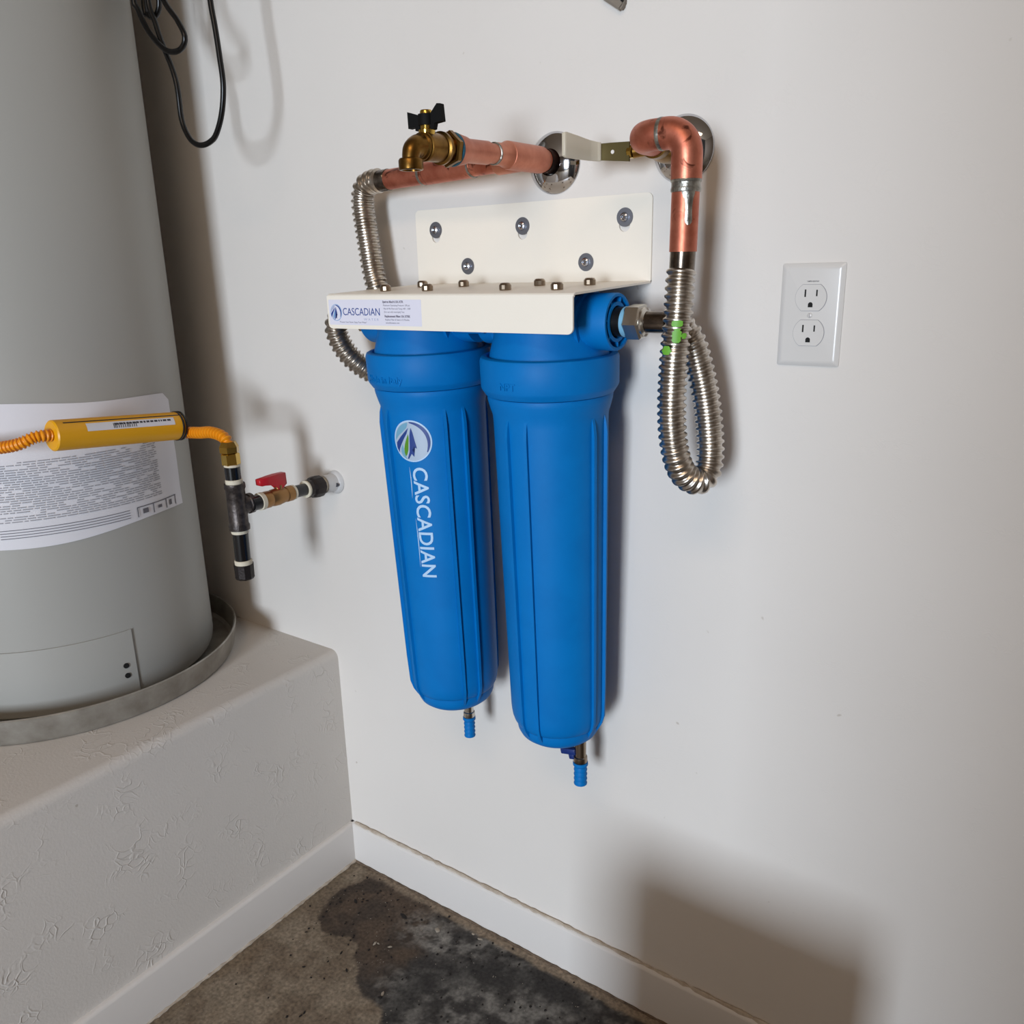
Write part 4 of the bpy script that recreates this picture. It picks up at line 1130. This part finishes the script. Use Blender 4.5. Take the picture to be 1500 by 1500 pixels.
# angle of the side that faces the camera and up
camdir = (fr_.inverted() @ Vector((1.1263, -0.9911, 1.1569))); ac_ = math.atan2(camdir.y, camdir.x)
updir = fr_.to_3x3().inverted() @ Vector((0, 0, 1)); au_ = math.atan2(updir.y, updir.x)
sg = 1 if ((au_-ac_+PI) % (2*PI)-PI) > 0 else -1
bm = bmesh.new(); on_sleeve(bm, ac_+sg*0.10, ac_+sg*0.66, 0.022, 0.16, 0.0223, 0.0224); obj('text_strip', bm, M['paper'], slv)
bm = bmesh.new(); on_sleeve(bm, ac_+sg*0.80, ac_+sg*0.90, 0.004, 0.19, 0.0223, 0.02242, 3); obj('seam', bm, M['black'], slv)
bm = bmesh.new(); rnd = random.Random(2); l = 0.028
while l < 0.12:
    w_ = rnd.uniform(0.002, 0.006); on_sleeve(bm, ac_+sg*0.40, ac_+sg*0.54, l, l+w_, 0.0223, 0.0225, 2); l += w_+0.0015
l = 0.085
while l < 0.12:
    on_sleeve(bm, ac_+sg*0.18, ac_+sg*0.52, l, l+0.0012, 0.0223, 0.02255, 2); l += 0.0012+rnd.choice((0.001, 0.002))
obj('printed_marks', bm, M['ink_dark'], slv)
# tail of the hose down to the gas control
TP = [s1-sd*0.01, s1+sd*0.02, s1+Vector((-0.03, -0.055, -0.010)), (-0.255, -0.555, 0.930), (-0.285, -0.5850, 0.895), (-0.2950, -0.5700, 0.865)]
bm, _, _ = corrugated([tuple(Vector(p)) for p in TP], 0.0066, 0.0024, 0.0052, 16, 8); obj('hose_tail', bm, M['orange'], gc)

# ------------------------------------------------------------------ black cord hanging in loops
up = lambda P, x: P
C1 = [(-0.02, -0.10, 1.95), (0.004, -0.12, 1.75), (0.0120, -0.138, 1.6000), (0.0140, -0.140, 1.5370), (0.0180, -0.140, 1.5018), (0.0212, -0.140, 1.4619), (0.0223, -0.140, 1.4261), (0.0123, -0.140, 1.3910), (-0.0060, -0.140, 1.3640), (-0.0220, -0.140, 1.3550), (-0.0420, -0.140, 1.3520), (-0.0600, -0.140, 1.3560), (-0.0750, -0.140, 1.3680),
      (-0.0866, -0.140, 1.3928), (-0.0875, -0.140, 1.4357), (-0.0949, -0.140, 1.4649), (-0.1090, -0.140, 1.4949), (-0.1220, -0.140, 1.5293), (-0.1340, -0.139, 1.5800), (-0.125, -0.12, 1.75), (-0.06, -0.06, 1.94)]
C2 = [(-0.05, -0.06, 1.95), (-0.092, -0.12, 1.75), (-0.0900, -0.149, 1.5950), (-0.0800, -0.150, 1.5517), (-0.0533, -0.150, 1.5204), (-0.0403, -0.150, 1.4961), (-0.0533, -0.150, 1.4829), (-0.0789, -0.150, 1.4831), (-0.1008, -0.150, 1.4937), (-0.1284, -0.150, 1.5192), (-0.1460, -0.150, 1.5497), (-0.1513, -0.150, 1.5800), (-0.135, -0.12, 1.75), (-0.04, -0.05, 1.94)]
C3 = [(-0.045, -0.05, 1.95), (-0.110, -0.11, 1.75), (-0.1200, -0.130, 1.5900), (-0.1206, -0.130, 1.5632), (-0.1255, -0.130, 1.5503), (-0.1380, -0.130, 1.5432), (-0.1530, -0.130, 1.5485), (-0.1600, -0.130, 1.5709), (-0.155, -0.12, 1.75), (-0.05, -0.05, 1.93)]
cd = thing('black_cord', (-0.045, -0.05, 1.95), 'black glossy cord hanging in loops between heater and wall', 'cord')
for P in (C1, C2, C3):
    bm = bmesh.new(); sweep(bm, resample(catmull(P, 0.004), 220)[0], lambda s: 0.0041, 14)
    obj('cord_loop', bm, M['cord'], cd)
bm = bmesh.new(); cyl(bm, (-0.045, 0.0, 1.93), (-0.045, -0.12, 1.94), 0.006); cyl(bm, (-0.045, -0.118, 1.94), (-0.045, -0.118, 1.97), 0.006)
tag(obj('cord_peg', bm, M['zinc']), 'metal peg high on the wall that the black cord hangs from', 'hook')

# ------------------------------------------------------------------ debris on the floor
deb = [(0.0955, -0.0941, 0.0055), (0.0726, -0.1115, 0.0032), (0.1986, -0.0719, 0.0070), (0.1334, -0.257, 0.003), (0.2897, -0.2291, 0.0055), (0.1649, -0.198, 0.0032), (0.2018, -0.2203, 0.0035),
       (0.1525, -0.0712, 0.0028), (0.112, -0.080, 0.0028), (0.2063, -0.3281, 0.0036), (0.2068, -0.3200, 0.0030), (0.12, -0.145, 0.0026), (0.160, -0.225, 0.0024), (0.075, -0.200, 0.0026)]
DL = {0: 'dark elongated chip on the floor nearest the room corner', 1: 'small dark chip left of the elongated chip near the corner', 2: 'large dark chip between the corner and the pale crumbs, close to the right baseboard',
      4: 'dark chip on the edge of the stain beside a pale crumb', 9: 'dark chip lowest of a touching pair at the bottom of the picture', 10: 'dark chip topmost of a touching pair at the bottom of the picture'}
LL = {0: 'pale crumb in the middle of the dark stain', 1: 'pale crumb just right of the middle one on the stain', 2: 'large brownish pale lump near the right baseboard', 3: 'pale crumb at the lower stain edge beside a dark chip',
      4: 'pale crumb against the right baseboard dirt line', 5: 'second pale crumb along the right baseboard dirt line', 6: 'tiny pale crumb touching the one in the middle of the stain'}
def chip(x, y, r, seed, m, name, lab, cat, grp, flat=0.4):
    rnd = random.Random(seed); bm = bmesh.new(); bmesh.ops.create_icosphere(bm, subdivisions=1, radius=1)
    a = rnd.uniform(0, PI); st_ = rnd.uniform(1.1, 2.0)
    for v in bm.verts:
        k = rnd.uniform(0.7, 1.15); x0, y0 = v.co.x*r*st_*k, v.co.y*r*0.75*k
        v.co = Vector((x+x0*math.cos(a)-y0*math.sin(a), y+x0*math.sin(a)+y0*math.cos(a), r*flat+max(-0.98, v.co.z*k)*r*flat))
    return tag(obj(name, bm, m, smooth=False), lab, cat, grp)
for k, (x, y, r) in enumerate(deb):
    chip(x, y, r*0.8, k, M['chip_dark'], 'debris_chip', DL.get(k, 'small dark chip of debris on the stained floor near the corner'), 'debris', 'dark chips on the floor')
for k, (x, y, r) in enumerate([(0.2003, -0.1499, 0.0045), (0.2283, -0.1406, 0.0040), (0.2748, -0.0640, 0.0075), (0.2880, -0.2220, 0.004), (0.334, -0.0337, 0.0045), (0.352, -0.036, 0.004), (0.205, -0.146, 0.003)]):
    chip(x, y, r*0.8, 50+k, M['chip_light'], 'plaster_crumb', LL[k], 'debris', 'pale crumbs on the floor')
rnd = random.Random(9); bm = bmesh.new()
for k in range(200):
    x = rnd.uniform(0.03, 0.75); y = -0.02-abs(rnd.gauss(0, 0.16)); r = rnd.uniform(0.0006, 0.0016)
    mt = Matrix.Translation((x, y, r*0.5)) @ Matrix.Rotation(rnd.uniform(0, 3), 4, 'Z')
    box(bm, (-r*1.3, -r, -r*0.4), (r*1.3, r, r*0.4), mtx=mt)
for f in bm.faces: f.material_index = 0
tag(obj('floor_grit', bm, M['chip_dark'], smooth=False), 'fine dark grit scattered over the concrete floor', 'grit', kind='stuff')

# ------------------------------------------------------------------ unseen cardboard box, added to cast the shadow low on the wall's right
cb = thing('added_shadow_box', (0.90, -0.575, 0.0), 'unseen brown cardboard box added to cast the low wall shadow', 'box')
bm = bmesh.new(); box(bm, (0.736, -0.70, 0.0005), (1.045, -0.45, 0.376), 0.003, 2); obj('carton', bm, M['card'], cb)
bm = bmesh.new(); box(bm, (0.725, -0.580, 0.3755), (1.048, -0.574, 0.3785)); obj('flap_seam', bm, M['chip_dark'], cb, smooth=False)

# unseen tall cabinet, added to block daylight from the wall's far right
sc2 = thing('added_shade_cabinet', (1.62, -1.75, 0.0), 'unseen tall grey cabinet added to dim the far right of the wall', 'cabinet')
bm = bmesh.new(); box(bm, (1.30, -1.95, 0.02), (1.95, -1.52, 2.0), 0.004, 2); obj('body', bm, M['valvebox'], sc2)
for x0 in (1.305, 1.628):
    bm = bmesh.new(); box(bm, (x0, -1.52, 0.06), (x0+0.317, -1.502, 1.98), 0.002, 1); dr = obj('door', bm, M['valvebox'], sc2)
    bm = bmesh.new(); hx_ = x0+0.28 if x0 < 1.5 else x0+0.03; box(bm, (hx_, -1.503, 0.95), (hx_+0.012, -1.48, 1.08), 0.003, 1); obj('handle', bm, M['nickel'], dr)
for x0 in (1.32, 1.89):
    for y0 in (-1.93, -1.58):
        bm = bmesh.new(); box(bm, (x0, y0, 0.0), (x0+0.04, y0+0.04, 0.025)); obj('foot', bm, M['black'], sc2)
